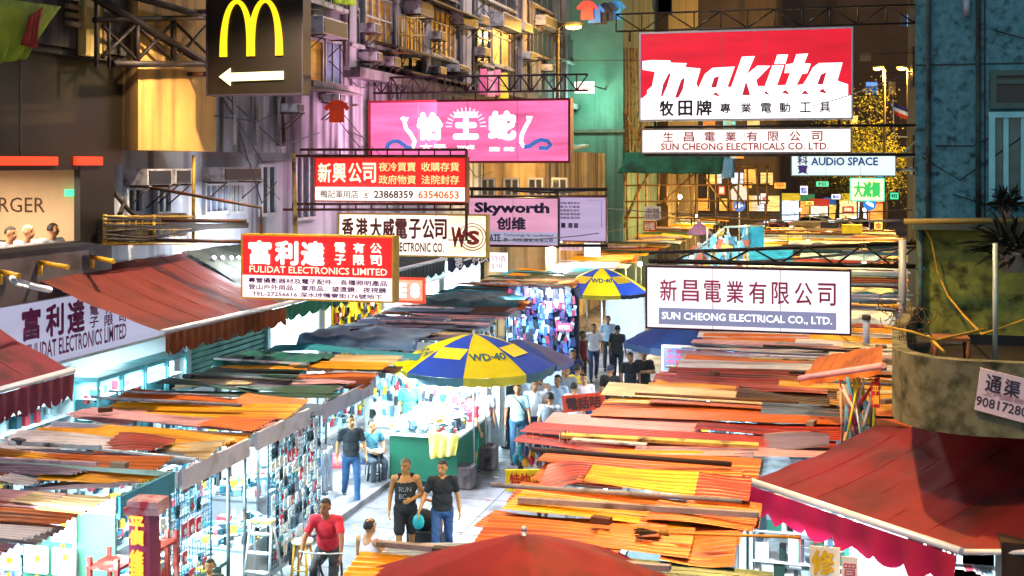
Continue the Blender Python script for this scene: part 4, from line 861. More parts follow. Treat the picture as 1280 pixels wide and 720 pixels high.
    if goods:
        m = MB(); P = [M(c, .5, 0, .1, 2) for c in GP]
        for q in range(130):
            yy = rr.uniform(Y0+.25, Y1-.4); xx = ax-rr.uniform(.3, 1.15)*s; hh = rr.uniform(.03, .2); kk = rr.random()
            if kk < .6: m.box((xx, yy, .845+hh/2), (rr.uniform(.04, .22), rr.uniform(.04, .22), hh), rr.choice(P), rz=rr.uniform(-.8, .8))
            elif kk < .8: rd = rr.uniform(.025, .06); m.tube([(xx, yy, .845), (xx, yy, .845+hh)], rd, rr.choice(P), 8)
            else: rd = rr.uniform(.05, .1); m.tube([(xx+rd*math.cos(e*.8), yy+rd*math.sin(e*.8), .87) for e in range(9)], .012, rr.choice(P), 5)
        tag(m.build('counter_goods', None, t), None, None, None, 'stuff')
    if power:
        m = MB(); x = ax-.8*s; m.tube([(x, Y0+.3, z-.22), (x, Y1-.3, z-.22)], .022, None, 6); m.build('lamp_tube', TUBE, t)
        lamp('AREA', (x, (Y0+Y1)/2, z-.25), power, col, t, (.3, (Y1-Y0)*.7))
    return t
# row in front of the shops
LX0, LX1 = -11.4, -8.1
ROWA, ROWB = 'row in front of the shops', 'row across the aisle'
palL = [('pinkish tin', 'rust orange', 'pale tin', 'cream'), ('yellow ochre', 'rust orange', 'pale tin', 'yellow ochre', 'pinkish tin'), ('yellow ochre', 'pale tin', 'pinkish tin', 'cream'), ('yellow ochre', 'pinkish tin', 'rust orange'), ('dark green', 'rust orange', 'pinkish tin'), ('yellow ochre', 'teal', 'pale blue'), ('slate blue', 'pale blue', 'violet grey'), ('slate blue', 'brown', 'pinkish tin'), ('rust orange', 'violet grey', 'red'), ('teal', 'brown', 'rust orange')]
ysL = [(9.8, 12.1), (12.4, 13.65), (13.8, 15.7), (15.9, 17.75), (18.3, 20.5), (20.7, 22.9), (25.2, 28.0), (28.3, 31.0), (31.3, 33.6), (34.2, 37), (37.3, 40)]
CW = (.62, .92, 1.)
for i, (a, b) in enumerate(ysL):
    pl = palL[i % 10] if i else palL[0]
    stall(ROWA, i, LX0, LX1, a, b, 2.5+(.03 if i % 2 else 0), pl, '%s and %s roofed stall, %s in the row by the shops' % (pl[0], pl[1], NUM[i]), 1, (130, 210, 260, 260, 280, 240, 190, 180, 150, 130, 130)[i], CW, True, 2 if i in (1, 2, 3) else 3, {1: M('3fa0b4', .5), 2: M('eceaf2', .5, 0, .1, 2, 'a09a98', .3), 3: M('f0eef4', .5, 0, .1, 2, 'a09a98', .3), 4: M('e4e2ec', .5, 0, .1, 2, 'a09a98', .3)}.get(i), .12, True, i not in (5,), True, 1.25 if i in (4, 5) else .25)
pc = ('yellow ochre', 'teal', 'pale tin', 'rust orange', 'dark green', 'cream', 'brown', 'yellow ochre', 'pinkish tin', 'slate blue')
for i in range(11, 23):
    a = 40.4+(i-11)*3.1; pl = (pc[i % 10], pc[(i*3+1) % 10], 'yellow ochre')
    stall(ROWA, i, -11.3+.12*(i-11), -7.9+.15*(i-11), a, a+2.9, 2.5+.04*(i-11), pl, '%s and %s roofed stall, %s in the row by the shops' % (pl[0], pl[1], NUM[i]), 1, 60 if i % 2 else 0, (1, .8, .4), False, 3)
# row across the aisle
palR = [('yellow ochre', 'rust orange', 'dark green'), ('rust orange', 'yellow ochre', 'rust orange'), ('rust orange', 'red', 'yellow ochre'), ('red', 'rust orange', 'pinkish tin'), ('rust orange', 'yellow ochre', 'rust orange'), ('rust orange', 'red', 'yellow ochre'), ('pale tin', 'pinkish tin', 'rust orange'), ('pinkish tin', 'pale tin', 'cream'), ('pale tin', 'rust orange', 'yellow ochre'), ('pinkish tin', 'rust orange', 'pale tin'), ('pale blue', 'slate blue', 'teal'), ('pale blue', 'pale tin', 'teal')]
y = 9.7; i = 0
while i < 24:
    d = 2.1 if i < 9 else 2.6; pl = palR[i] if i < 12 else (pc[(i*3) % 10], pc[(i*7+2) % 10], 'yellow ochre' if i > 15 else 'pale blue')
    yc = y+d/2; x1 = -.4 if yc < 12.2 else (-.95 if yc < 15.6 else (.05 if yc < 18 else .5)); x0 = -4.45 if yc < 12.0 else (-3.6 if yc < 15.8 else (-4.2 if yc < 17.8 else (-3.6 if yc < 20 else -2.9)))
    if yc > 18.5: x1 = min(3.3, .05*yc+.2)
    if i > 11: x0 = -3.6
    stall(ROWB, i, x0, x1, y, y+d, 2.5+.03*(i % 3), pl, '%s and %s roofed stall, %s in the row across the aisle' % (pl[0], pl[1], NUM[i]), -1, (60, 90, 110, 120, 130, 130, 120, 120, 110, 110, 90, 90)[i] if i < 12 else (70 if i % 2 else 0), CW if i < 12 else (1, .82, .45), i < 12, 3, None, .2, True, True, False)
    y += d+(.06 if i < 9 else .35); i += 1
# tarpaulins thrown over the roofs
def tarp(label, x0, x1, y0, y1, z, mat, amp=.05):
    m = MB(); n, k = 22, 12; rows = [[m.bm.verts.new((x0+(x1-x0)*i/n, y0+(y1-y0)*j/k, z+amp*math.sin(i*.9+j*.5)*math.sin(j*.8)-(.18 if j == 0 else 0))) for i in range(n+1)] for j in range(k+1)]
    for p, q in zip(rows, rows[1:]):
        for i in range(n): f = m.bm.faces.new((p[i], p[i+1], q[i+1], q[i])); f.smooth = True
    o = m.build('tarpaulin', mat); sd = o.modifiers.new('thick', 'SOLIDIFY'); sd.thickness = .01; return solo(o, label, 'tarpaulin')
tarp('green tarpaulin over a stall roof below the grey green awning', -11.6, -9.6, 20.9, 22.3, 2.68, M('1f6a5c', .5, 0, .3, 2, '0f3430', .4))
tarp('slate blue tarpaulin on the stall roofs past the green one', -11.4, -8.6, 24.3, 26.2, 2.7, M('5a7898', .45, 0, .3, 1.5, '2a3850', .4))
tarp('dark teal tarpaulin on the stall roofs below the cream sign', -11, -8.2, 31.2, 33.6, 2.75, M('22545c', .5, 0, .3, 1.5, '10282c', .4))
# ------------------------------------------------------------------ umbrellas
def umbrella(label, apex, rad, drop, cols, rz, ground=.0, curve=1.5, valc=None, vh=.16, base=True, n=8, texts=()):
    ax = Vector(apex); t = thing('market_umbrella', label, 'umbrella', (ax.x, ax.y, ground))
    m = MB(); K = 7
    def P(a, v): r = rad*v; return ax+Vector((r*math.cos(a), r*math.sin(a), -drop*v**curve))
    A = [rz+2*math.pi*i/n for i in range(n+1)]
    for i in range(n):
        mt = cols[i % len(cols)]
        for j in range(K):
            v0, v1 = j/K, (j+1)/K; S = 4
            for q in range(S):
                def pt(u, v): p = P(A[i], v).lerp(P(A[i+1], v), u); p.z -= .05*rad*v*v*math.sin(math.pi*u)*.4; return p
                pts = [pt(q/S, v0), pt(q/S, v1), pt((q+1)/S, v1), pt((q+1)/S, v0)]
                if j == 0: pts = pts[1:3]+[ax] if q >= 0 else pts
                m.poly(pts, mt)
    bmesh.ops.remove_doubles(m.bm, verts=m.bm.verts, dist=.002)
    for f in m.bm.faces: f.smooth = True
    can = m.build('canopy', None, t)
    m = MB()
    for i in range(n):
        mt = (valc or cols)[i % len(valc or cols)]; N_ = 12; tp = []; bt = []
        for q in range(N_+1):
            p = P(A[i], 1).lerp(P(A[i+1], 1), q/N_); p.z -= .05*rad*.4*math.sin(math.pi*q/N_)
            tp.append(m.bm.verts.new(p)); bt.append(m.bm.verts.new(p-Z1*(vh*(.85+.15*abs(math.sin(q/N_*math.pi*4))))))
        for q in range(N_): m.bm.faces.new((tp[q], bt[q], bt[q+1], tp[q+1])).material_index = m.mi(mt)
    m.build('valance', None, can)
    m = MB(); m.tube([(ax.x, ax.y, ground), (ax.x, ax.y, ax.z+.06)], .025, None, 8); m.ball(ax+Z1*.05, .03); m.build('pole', M('d0d4d8', .3, .6), t)
    for i in range(n):
        m = MB(); m.tube([P(A[i], .05)-Z1*.04, P(A[i], .5)-Z1*.04, P(A[i], .99)-Z1*.03], .012, None, 5); m.build('rib', M('a0a4a8', .4, .6), t)
    for (k, s, v, w_, h_, mt, off) in texts:
        vm = (v-h_/rad/2, v+h_/rad/2)
        def fn(a, b, k=k):
            vv = v-b*h_/rad; wid = (P(A[k], vv)-P(A[k+1], vv)).length; u = .5+a*w_/max(wid, .01)
            p = P(A[k], vv).lerp(P(A[k+1], vv), 1-u if False else u); p.z -= .02*rad*vv*vv*math.sin(math.pi*u)
            nrm = (P(A[k], 1)-ax).cross(P(A[k+1], 1)-ax).normalized(); nrm = nrm if nrm.z > 0 else -nrm
            return p+nrm*.022
        text(s, (0, 0, 0), 1, 1, mt, can, off=off, fn=fn)
    return t
UY, UB = CL('f8d804', .6, 0, .1, 1.5, tr=.5), CL('2048b0', .6, 0, .15, 1.5, tr=.45); DG = M('14505c', .6, 0, 0); YE = M('f0d820', .6, 0, 0); WHT = M('e0e4ec', .6)
p = PD(592, 417, 24.6); cdir = math.atan2(-p.y, -p.x)
def logo(k): return [(k, '■', .60, .62, .36, YE, .0), (k, 'WD', .575, .46, .2, UB, .06)]
umbrella('yellow and navy panelled parasol over the bright stall', p, 1.66, .62, (UY, UB), cdir-.12-math.pi/4*2, .12, 1.5, (M('e8d840', .6), M('3a7088', .6)), .18, True, 8,
    [(2, 'WD·40', .66, .74, .24, DG, .04), (0, 'WD·40', .66, .74, .24, DG, .04)]+logo(1)+logo(3))
p = PD(752, 335, 40.5)
cdir = math.atan2(-p.y, -p.x)
umbrella('farther yellow and navy parasol beside the white curtain', p, 1.62, .75, (UY, UB), cdir-math.pi/8, .12, 1.5, (M('e8d840', .6), M('2c4870', .6)), .14, True, 8,
    [(0, 'WD·40', .6, .7, .24, UB, .04)]+logo(1)+logo(7))
NV = CL('143c8c', .6, 0, .2, 1.2); NV2 = CL('1c4a9c', .6, 0, .2, 1.2)
umbrella('dark navy parasol half hidden below the white sign', PD(862, 398, 29.5), 1.62, .55, (NV, NV2), .3, .12, 1.4, (M('2a4876', .6),), .16)
umbrella('dark navy parasol behind the yellow and navy one', PD(648, 424, 27), 1.25, .45, (NV, M('2c2c64', .6)), .2, .12, 1.4, None, .12)
umbrella('broad red parasol close by in front of the orange roofs', PD(655, 668, 10.8), 1.75, .62, (CL('8c0418', .65, 0, .2, 1.6, '4a0610', .4), CL('840418', .65, 0, .2, 1.6, '4a0610', .4)), -1.9, .0, 1.15, None, .2)
# navy side flap and concrete feet
def block(px, py, lb, s=.42):
    p = PZ(px, py, .004); m = MB(); m.box((p.x, p.y, s*.55), (s, s, s*1.08)); o = m.build('umbrella_base', M('5a4c50', .9, 0, .25, 4, '2a2224', .4))
    bv = o.modifiers.new('b', 'BEVEL'); bv.width = .03; solo(o, lb, 'umbrella base'); return p
block(580, 609, 'dark concrete block holding a white pole beside the green counter'); q = block(607, 585, 'grey concrete block farther behind, in front of the red shirt', .46)
for px, py, h, lb in ((580, 600, 2.4, 'white pole'), ):
    pass
m = MB(); m.tube([(q.x, q.y, .45), (q.x, q.y, 2.4)], .025); solo(m.build('pole', M('d8dce0', .4, .4)), 'thin white pole standing in the farther concrete block', 'pole')
# ------------------------------------------------------------------ bright stall under the parasol
t = thing('green_counter', 'green painted street counter heaped with white lit goods under the parasol', 'counter', PZ(530, 607, .004))
a = PZ(487, 606, .004); b = PZ(575, 609, .004); m = MB(); m.bx(a.x, b.x, a.y+.0, a.y+2.2, .12, 1.02); m.build('cabinet', M('0f5a42', .5, 0, .12, 1.5, '14503c', .3), t)
m = MB(); m.bx(a.x+.05, b.x-.05, a.y+.05, a.y+2.15, .004, .12); m.build('plinth', M('141a18'), t)
m = MB(); m.bx(a.x-.05, b.x+.05, a.y-.06, a.y+2.25, 1.02, 1.07); m.build('top', M('e4e8ec', .5), t)
m = MB()
for k in range(260):
    x, yy = R.uniform(a.x+.05, b.x-.15), R.uniform(a.y, a.y+2.0); m.box((x, yy, 1.12+R.uniform(0, .15)), (R.uniform(.05, .2), R.uniform(.05, .2), R.uniform(.04, .2)), M(R.choice(('d8dce0', 'c8d4dc', '98b0bc', 'd8ccb0', '688898', '305868', '203040', 'a83848', 'd8a830')), .5), rz=R.uniform(-1, 1))
tag(m.build('goods', None, t), None, None, None, 'stuff')
lamp('AREA', ((a.x+b.x)/2, a.y+1, 2.25), 560, (.82, .95, 1), t, (1., 1.6)); lamp('AREA', ((a.x+b.x)/2-.3, a.y-.5, 2.3), 110, (.85, .96, 1), t, (.8, .8))
m = MB(); m.tube([(a.x, a.y+.3, 2.3), (b.x, a.y+.3, 2.3)], .03, None, 6); m.build('lamp_tube', TUBE, t)
gx = (a.x+b.x)/2; gy = a.y; a_x0, b_x1 = a.x, b.x
cloth('yellow_cloth', 'pale yellow cloth draped over the front corner of the green counter', ((gx+.15, gy-.12, 1.16), (b.x+.08, gy-.10, 1.13), (b.x+.02, gy-.13, .72), (gx+.2, gy-.16, .62)), M('e8d468', .8, 0, .2, 4, 'd8c8b0', .4), 'cloth', None, .05)
cloth('white_curtain', 'white sheet hung behind the green counter', ((a.x-1.6, gy+2.6, 2.4), (b.x+.3, gy+2.6, 2.4), (b.x+.3, gy+2.6, .3), (a.x-1.6, gy+2.6, .3)), M('e8eef2', .8), 'curtain')
cloth('white_curtain', 'tall pale blue sheet hung beside the farther parasol', (PY(757, 366, 41.5), PY(806, 366, 41.5), PY(806, 450, 41.5), PY(757, 450, 41.5)), M('c4d8ec', .7, 0, .12, 1), 'curtain')
lamp('POINT', PY(780, 400, 39.5), 160, (.9, .95, 1), None, .2)
# electronics stand with blue glitter
t = thing('gadget_stand', 'crowded dark stand of hanging gadgets with a pink lit panel', 'stand', PY(680, 470, 33))
xa, xb = PY(634, 430, 33).x, PY(722, 430, 33).x; m = MB(); m.bx(xa, xb, 33.2, 33.3, .12, 3.0); m.build('back_panel', M('1a2038', .6), t)
m = MB(); P = [M(c, .4, 0, .1) for c in ('1c2c58', '3a5a98', '101828', '60a0c0', '403060', 'c0d8e8', '802848', '2a3a70')]
for k in range(420):
    x, z = R.uniform(xa, xb-.1), R.uniform(.9, 2.9); m.box((x, 33.14-R.uniform(0, .2), z), (R.uniform(.05, .14), .05, R.uniform(.08, .3)), R.choice(P), ry=R.uniform(-.3, .3))
tag(m.build('goods', None, t), None, None, None, 'stuff')
q = PY(705, 409, 32.9); m = MB(); m.bx(q.x-.22, q.x+.22, 32.9, 32.96, q.z-.11, q.z+.11); sc = m.build('screen', E('f070a0', 1.1, .1), t); text('OPEN', (q.x, 32.89, q.z), .32, .12, E('fff0f4', 2, 0), sc, off=.03)
m = MB(); m.bx(xa, xb, 32.2, 33.1, .12, .95); m.build('counter', M('d0dce4', .6), t)
lamp('AREA', ((xa+xb)/2, 32.2, 2.9), 110, (.7, .85, 1), t, (1.6, .5), (math.radians(35), 0, 0))
# poster stand under the navy parasol
s = Sign('price_board', (830, 435, 866, 464), 27.6, 'blue price board with rows of pink and yellow numbers under the navy parasol', M('6a80b0', .6), M('c8ccd0'), depth=.08)
for r, (tx, cc) in enumerate((('平 價 卡', 'c02040'), ('$38 $48 $68', 'e05070'), ('$88 $98 $50', 'e05070'), ('$20 $30', 'e8d020'))): s.text(tx, 833, 437+r*6.6, 863, 442+r*6.6, M(cc, .6), off=.01)
lamp('POINT', PY(800, 440, 26.8), 90, (.85, .95, 1), None, .2)
# ------------------------------------------------------------------ street lamps
def street_lamp(label, head, pole_x, Y, energy, r=.07, vis=True, col=(1, .52, .1)):
    h = Vector(head); t = thing('street_lamp', label, 'street lamp', (pole_x, Y, .1), 'street lamps')
    m = MB(); m.tube([(pole_x, Y, .1), (pole_x, Y, h.z-.1), (pole_x+(h.x-pole_x)*.3, Y, h.z+.12), (h.x, Y, h.z+.15)], r, None, 8); m.build('pole', M('6a6040', .5, .4, .2, 3), t)
    m = MB(); m.ball(h+Z1*.12, (.42, .22, .12)); m.build('hood', M('c8a850', .4, .3), t)
    m = MB(); m.ball(h, (.34, .17, .1)); m.build('bulb', E('ffc048', 14, 0), t)
    lamp('POINT', h-Z1*.3, energy, col, t, .2); return t
h = PY(717, 34, 48); street_lamp('street lamp on a tall dark pole in front of the green lit gable wall', h, PY(697, 60, 48).x, 48, 420)
for px, py, lb in ((1097, 86, 'sodium street lamp on a thin pole among the yellow trees'), (1127, 86, 'sodium street lamp close to the corner building edge')):
    h = PY(px, py, 100); street_lamp(lb, h, h.x+.5, 100, 16000, .11)
# lamps added on span wires, unseen, to light roofs, facade and far market
for k, (x, yy, z, e) in enumerate(((-1.6, 9.5, 10.4, 2000), (-9.6, 18.8, 10.4, 2400), (-1.5, 15.0, 10.4, 2300), (-3.8, 47, 10.2, 4500), (-4.2, 63, 10.6, 6000), (-3.6, 80, 11, 7000), (.4, 27.5, 11.2, 1100), (-7.6, 29, 14.2, 950), (-6.8, 41, 15.2, 1900))):
    t = thing('added_hanging_lamp', 'added lamp hung from a wire above the stalls, %s from the camera' % NUM[k], 'hanging lamp', (x, yy, z), 'lamps added over the market')
    m = MB(); m.tube([(-12, yy, z+.5), (x, yy, z+.3), (9, yy, z+.6)], .012, None, 5); m.build('span_wire', M('1a1416'), t)
    m = MB(); m.lathe((x, yy, z), [(.05, .3), (.12, .22), (.3, .02), (.29, 0)], None, 16); m.build('shade', M('6a6a60', .4, .5), t)
    m = MB(); m.ball((x, yy, z), .1); m.build('bulb', E('ffb850', 10, 0), t)
    if k >= 7: lamp('POINT', (x, yy, z-.25), e, (1, .9, .86), t, .2)
    elif k != 1: lamp('SPOT', (x, yy, z-.1), e*1.5, (1, .56, .16) if k < 3 else (1, .66, .2), t, .15, (0, 0, 0), math.radians(92 if k < 3 else 100))
    else: lamp('SPOT', (x, yy, z-.1), e*1.4, (1, .78, .52), t, .15, (0, 0, 0), math.radians(128))
# ------------------------------------------------------------------ bamboo scaffold and net
BAM = M('9a6a2a', .7, 0, .3, 4, '4a2c10', .4)
t = thing('bamboo_scaffold', 'bamboo pole scaffold spanning the far part of the street', 'scaffold', (-6, 57, 0)); m = MB()
for k in range(16):
    px = 772+k*12.5+R.uniform(-3, 3); m.tube([PY(px, 140 if px < 805 else 205, 57), PY(px+R.uniform(-4, 4), 300 if px < 800 else R.uniform(250, 285), 57)], .05, None, 6)
for py in (178, 208, 232, 252, 272): m.tube([PY(770, py, 56.9), PY(962 if py > 200 else 812, py+R.uniform(-2, 2), 56.9)], .045, None, 6)
for a, b in (((772, 290), (830, 180)), ((800, 150), (775, 250)), ((825, 255), (870, 215)), ((880, 220), (910, 262)), ((770, 120), (800, 175)), ((770, 95), (760, 150)), ((905, 215), (930, 255)), ((775, 300), (800, 230))): m.tube([PY(*a, 56.8), PY(*b, 56.8)], .05, None, 6)
for k in range(10): px = 772+k*4; m.tube([PY(px, 60, 57.2), PY(px+2, 215, 57.2)], .05, None, 6)
m.build('poles', BAM, t)
net = cloth('scaffold_net', 'dark green net slung along the bamboo scaffold', (PY(772, 190, 56.6), PY(905, 192, 56.6), PY(902, 218, 56.4), PY(772, 216, 56.4)), M('0e4a3a', .8, 0, .4, 2, '08241c', .5), 'net', None, .12)
cloth('blue_sack', 'pale blue plastic sack at the end of the green net', (PY(905, 196, 56.2), PY(917, 198, 56.2), PY(916, 222, 56.2), PY(907, 223, 56.2)), M('5a90b8', .5), 'sack', None, .1, .15)
# umbrella frame far along and white goods tents
t = thing('clothes_stand', 'stand of white and blue wrapped clothes under lit plastic at the far stalls', 'stand', PY(900, 330, 45)); m = MB()
for px in (862, 884, 910, 934, 954): m.tube([PY(px, 345, 45), PY(px, 284 if px > 870 else 312, 45)], .04, None, 6)
m.tube([PY(905, 284, 45), PY(956, 282, 45)], .04, None, 6); m.tube([PY(848, 328, 45), PY(905, 286, 45)], .04, None, 6); m.build('frame', M('a8c0cc', .4, .4), t); m = MB(); P = [M(c, .6) for c in ('d8e8f0', '6ab0cc', 'e8f0f4', '3a80a0', '98c8dc', 'c86040', 'e0b840')]
for k in range(150):
    u = R.random(); px = 850+u*84; top = 326-min(1, u*1.6)*38; py = R.uniform(top, 338); q = PY(px, py, 45+R.uniform(-.3, .3)); a = R.uniform(.08, .25); m.box(q, (a, .06, R.uniform(.12, .4)), R.choice(P), ry=R.uniform(-.5, .5))
tag(m.build('clothes', None, t), None, None, None, 'stuff')
m = MB(); m.bx(PY(937, 300, 44.9).x, PY(955, 300, 44.9).x, 44.85, 44.9, PY(940, 322, 44.9).z, PY(940, 284, 44.9).z); m.build('turquoise_sheet', M('2aa0bc', .5, 0, .3, 2), t)
umbrella('small folded violet parasol over the far stalls', PD(874, 276, 52), .55, .5, (M('7a5a98', .6), M('6a4c88', .6)), .3, .12, 1.0, None, .08)
m = MB(); m.bx(PY(936, 324, 44).x, PY(991, 324, 44).x, 44, 44.05, PY(960, 326, 44).z, PY(960, 312, 44).z); solo(m.build('lit_panel', E('40b8c0', .9, .5, 6)), 'teal lit strip panel in front of the taxi', 'sign')
m = MB(); q = PD(1015, 296, 92); m.box((q.x, q.y, .8), (1.9, .08, .9)); solo(m.build('poster_board', M('b09aa8', .6, 0, .3, 2, '6a5060', .4)), 'pale scribbled board on the crossing railing by the taxi', 'board')
q = PY(1065, 286, 62); m = MB(); m.box((q.x, q.y, q.z), (.95, .7, .42)); o = solo(m.build('yellow_box', M('d8d010', .5)), 'bright yellow box on top of the far stall roofs', 'box')
for a, b, y_, c, lb in ((1000, 1100, 50, 'b8d8e4', 'pale blue tarpaulin across the far right-hand roofs'), (1010, 1120, 36, '1c8a70', 'sea green tarpaulin beyond the white sign'), (1020, 1120, 30, 'dce8ec', 'white tarpaulin on the roofs next to the white sign'), (985, 1090, 58, 'e8e4e0', 'white plastic sheet over the farthest roofs')):
    tarp(lb, PY(a, 320, y_).x, PY(b, 320, y_).x, y_, y_+1.6, 2.78, M(c, .45, 0, .2, 2, '506068', .35), .04)
lamp('POINT', PY(900, 315, 43.5), 90, (.7, .95, 1), None, .2)
for px, py, Y_, e, c in ((985, 318, 45, 130, (1, .75, .25)), (1010, 302, 60, 160, (.8, .95, 1)), (1080, 330, 45, 120, (1, .8, .4)), (940, 300, 62, 160, (1, .72, .25)), (800, 330, 48, 160, (1, .8, .4)), (700, 300, 44, 140, (.9, .9, 1)), (870, 270, 70, 200, (1, .7, .2)), (850, 246, 57.5, 260, (1, .68, .2)), (925, 232, 68, 260, (1, .7, .25)), (1000, 262, 90, 300, (1, .72, .2)), (1080, 262, 92, 300, (1, .78, .3))):  # the bulb at the scaffold is added to brighten the backdrop
    t = thing('bare_bulb', 'bare lit bulb on a wire over far stalls, near pixel-free spot', 'lamp', PY(px, py, Y_), 'bare bulbs over the far stalls'); t['label'] = 'small bare bulb glowing on a wire over the far stalls'
    p = PY(px, py, Y_); m = MB(); m.ball(p, .1); m.build('bulb', E('fff0c0', 12, 0), t); m = MB(); m.tube([p+Z1*.08, p+Z1*.9], .012, None, 5); m.build('flex', M('181414'), t)
    lamp('POINT', p-Z1*.2, e*2.6, c, t, .15)
# ------------------------------------------------------------------ far street end: taxi, railings, trees, signs
def car(label, loc, rz, body, roof, name='taxi', cat='taxi'):
    t = thing(name, label, cat, loc); t.rotation_euler.z = rz
    def bld(m, n, mt, par=None):
        me = bpy.data.meshes.new(n); bmesh.ops.recalc_face_normals(m.bm, faces=m.bm.faces); m.bm.to_mesh(me); m.bm.free(); me.materials.append(mt); o = bpy.data.objects.new(n, me); C.objects.link(o); o.parent = par or t; return o
    def prof(pts, w_, m):
        a = [m.bm.verts.new((x, -w_/2, z)) for x, z in pts]; b = [m.bm.verts.new((x, w_/2, z)) for x, z in pts]; m.bm.faces.new(a); m.bm.faces.new(b[::-1])
        for i in range(len(pts)): m.bm.faces.new((a[i], b[i], b[(i+1) % len(pts)], a[(i+1) % len(pts)]))
    m = MB(); prof([(-2.3, .3), (-2.3, .85), (-1.5, .95), (1.2, .95), (2.2, .8), (2.3, .3)], 1.7, m); o = bld(m, 'body', body); o.modifiers.new('b', 'BEVEL').width = .08
    m = MB(); prof([(-1.6, .95), (-1.1, 1.42), (.5, 1.45), (1.25, .95)], 1.5, m); o = bld(m, 'cabin', roof); o.modifiers.new('b', 'BEVEL').width = .06
    m = MB(); prof([(-1.35, .98), (-1.0, 1.34), (-.3, 1.36), (-.3, .98)], 1.53, m); bld(m, 'window', M('10141a', .1)); m = MB(); prof([(-.2, .98), (-.2, 1.36), (.42, 1.36), (1.0, .98)], 1.53, m); bld(m, 'window', M('10141a', .1))
    for x in (-1.4, 1.4):
        for y_ in (-.75, .75):
            m = MB(); m.tube([(x, y_-.1, .31), (x, y_+.1, .31)], .31, None, 18); bld(m, 'wheel', M('141414', .7))
    for y_ in (-.6, .6): m = MB(); m.ball((2.27, y_, .68), (.06, .16, .1)); bld(m, 'headlight', E('fff4d0', 3, 0))
    m = MB(); m.box((-.3, 0, 1.5), (.25, .5, .14)); bld(m, 'roof_sign', E('f0f4ff', 1.5, 0)); return t
p = PD(994, 309, 95); car('red taxi with a pale roof crossing the far end of the market', (p.x, p.y, .01), -.15, M('a01414', .25, 0, .05), M('c0b8a0', .3, 0, .05))
p = PD(1024, 262, 118); car('second red taxi parked beyond the railings', (p.x, p.y, .01), .5, M('981818', .25), M('c0b090', .3))
t = thing('railing', 'dark pedestrian railing along the far crossing', 'railing', PD(1040, 295, 104)); m = MB()
a, b = PD(1000, 295, 104), PD(1075, 294, 104); a.z = b.z = 0
for k in range(34): p = a.lerp(b, k/33); m.tube([p, p+Z1*1.1], .02, None, 4)
for z in (.15, 1.1): m.tube([a+Z1*z, b+Z1*z], .03, None, 5)
m.build('bars', M('4a4a3a', .5, .4), t)
def tree(label, loc, h, rad, seed, name='street_tree'):
    rr = random.Random(seed); t = thing(name, label, 'tree', loc, 'trees at the far end'); L = Vector(loc); m = MB()
    m.tube([L, L+Vector((.2, 0, h*.3)), L+Vector((-.1, .1, h*.55))], .22, None, 8, True, .12)
    cl = []
    for k in range(9):
        e = L+Vector((rr.uniform(-1, 1)*rad*.8, rr.uniform(-1, 1)*rad*.8, h*rr.uniform(.5, .95))); m.tube([L+Vector((0, .05, h*.5)), L.lerp(e, .6)+Z1*h*.2, e], .08, None, 6, True, .02); cl.append(e)
    m.build('trunk', M('4a3826', .9), t); m = MB(); P = [M('6a6a1c', .7, 0, .3, 3), M('8a8420', .7, 0, .3, 3), M('3c4818', .7, 0, .3, 3)]
    for k in range(3200):
        c = rr.choice(cl); p = c+Vector((rr.gauss(0, 1)*rad*.3, rr.gauss(0, 1)*rad*.3, rr.gauss(0, 1)*rad*.26)); u = Vector((rr.gauss(0, 1), rr.gauss(0, 1), rr.gauss(0, 1))).normalized(); v = u.orthogonal().normalized(); s = rr.uniform(.07, .16)
        m.poly([p-u*s, p+v*s*.5, p+u*s, p-v*s*.5], rr.choice(P))
    m.build('crown', None, t)
for px, D, h, rd, sd, lb in ((1075, 108, 13, 3.2, 1, 'yellow lit street tree beside the sodium lamp'), (1105, 104, 9, 2.6, 2, 'lower street tree under the striped flag'), (1045, 120, 8, 2.6, 3, 'dim tree behind the lit green sign')):
    p = PD(px, 262, D); tree(lb, (p.x, p.y, 0), h, rd, sd)
m = MB(); a, b, c, d = PY(1116, 128, 70), PY(1143, 140, 70), PY(1141, 153, 70), PY(1118, 143, 70)
t = thing('flag', 'navy white and red flag flying by the corner building', 'flag', d)
for k, cc in enumerate(('1c2c6c', 'e8e4ec', 'd03820')):
    m = MB(); f0, f1 = k/3, (k+1)/3; n = 8
    for i in range(n):
        q = [a.lerp(b, u).lerp(d.lerp(c, u), v)+Y1*.15*math.sin(u*7) for u, v in ((i/n, f0), (i/n, f1), ((i+1)/n, f1), ((i+1)/n, f0))]; m.poly(q)
    m.build('stripe', M(cc, .7, 0, .1), t)
m = MB(); m.tube([a+Z1*.2, d-Z1*1.2], .03); m.tube([d-Z1*1.2, d-Z1*1.2+Vector((3, 0, -.3))], .03); m.build('staff', M('c0c0c0', .4, .4), t)
def roadsign(label, px, py, D, face, r=.34):
    p = PD(px, py, D); t = thing('traffic_sign', label, 'traffic sign', (p.x, p.y, 0)); m = MB(); m.tube([(p.x, p.y+.06, 0), (p.x, p.y+.06, p.z+.3)], .04); m.build('pole', M('8a8a88', .4, .5), t)
    m = MB(); m.tube([(p.x, p.y-.02, p.z), (p.x, p.y+.02, p.z)], r, None, 24); m.build('disc', face, t); return t, p
t, p = roadsign('round blue sign with a white arrow on the far crossing', 924, 257, 66, E('2070c8', .8, 0), .33); text('←', (p.x, p.y-.03, p.z), .42, .3, E('ffffff', 1, 0), t, off=.05)
t, p = roadsign('round white sign above the blue arrow sign', 924, 243, 66.3, E('d8d0c0', .8, 0), .5)
t, p = roadsign('round blue sign with a white curve below the green lit sign', 1087, 255, 75, E('2080d8', .9, 0), .4); text('↰', (p.x, p.y-.03, p.z), .5, .4, E('ffffff', 1, 0), t, off=.04)

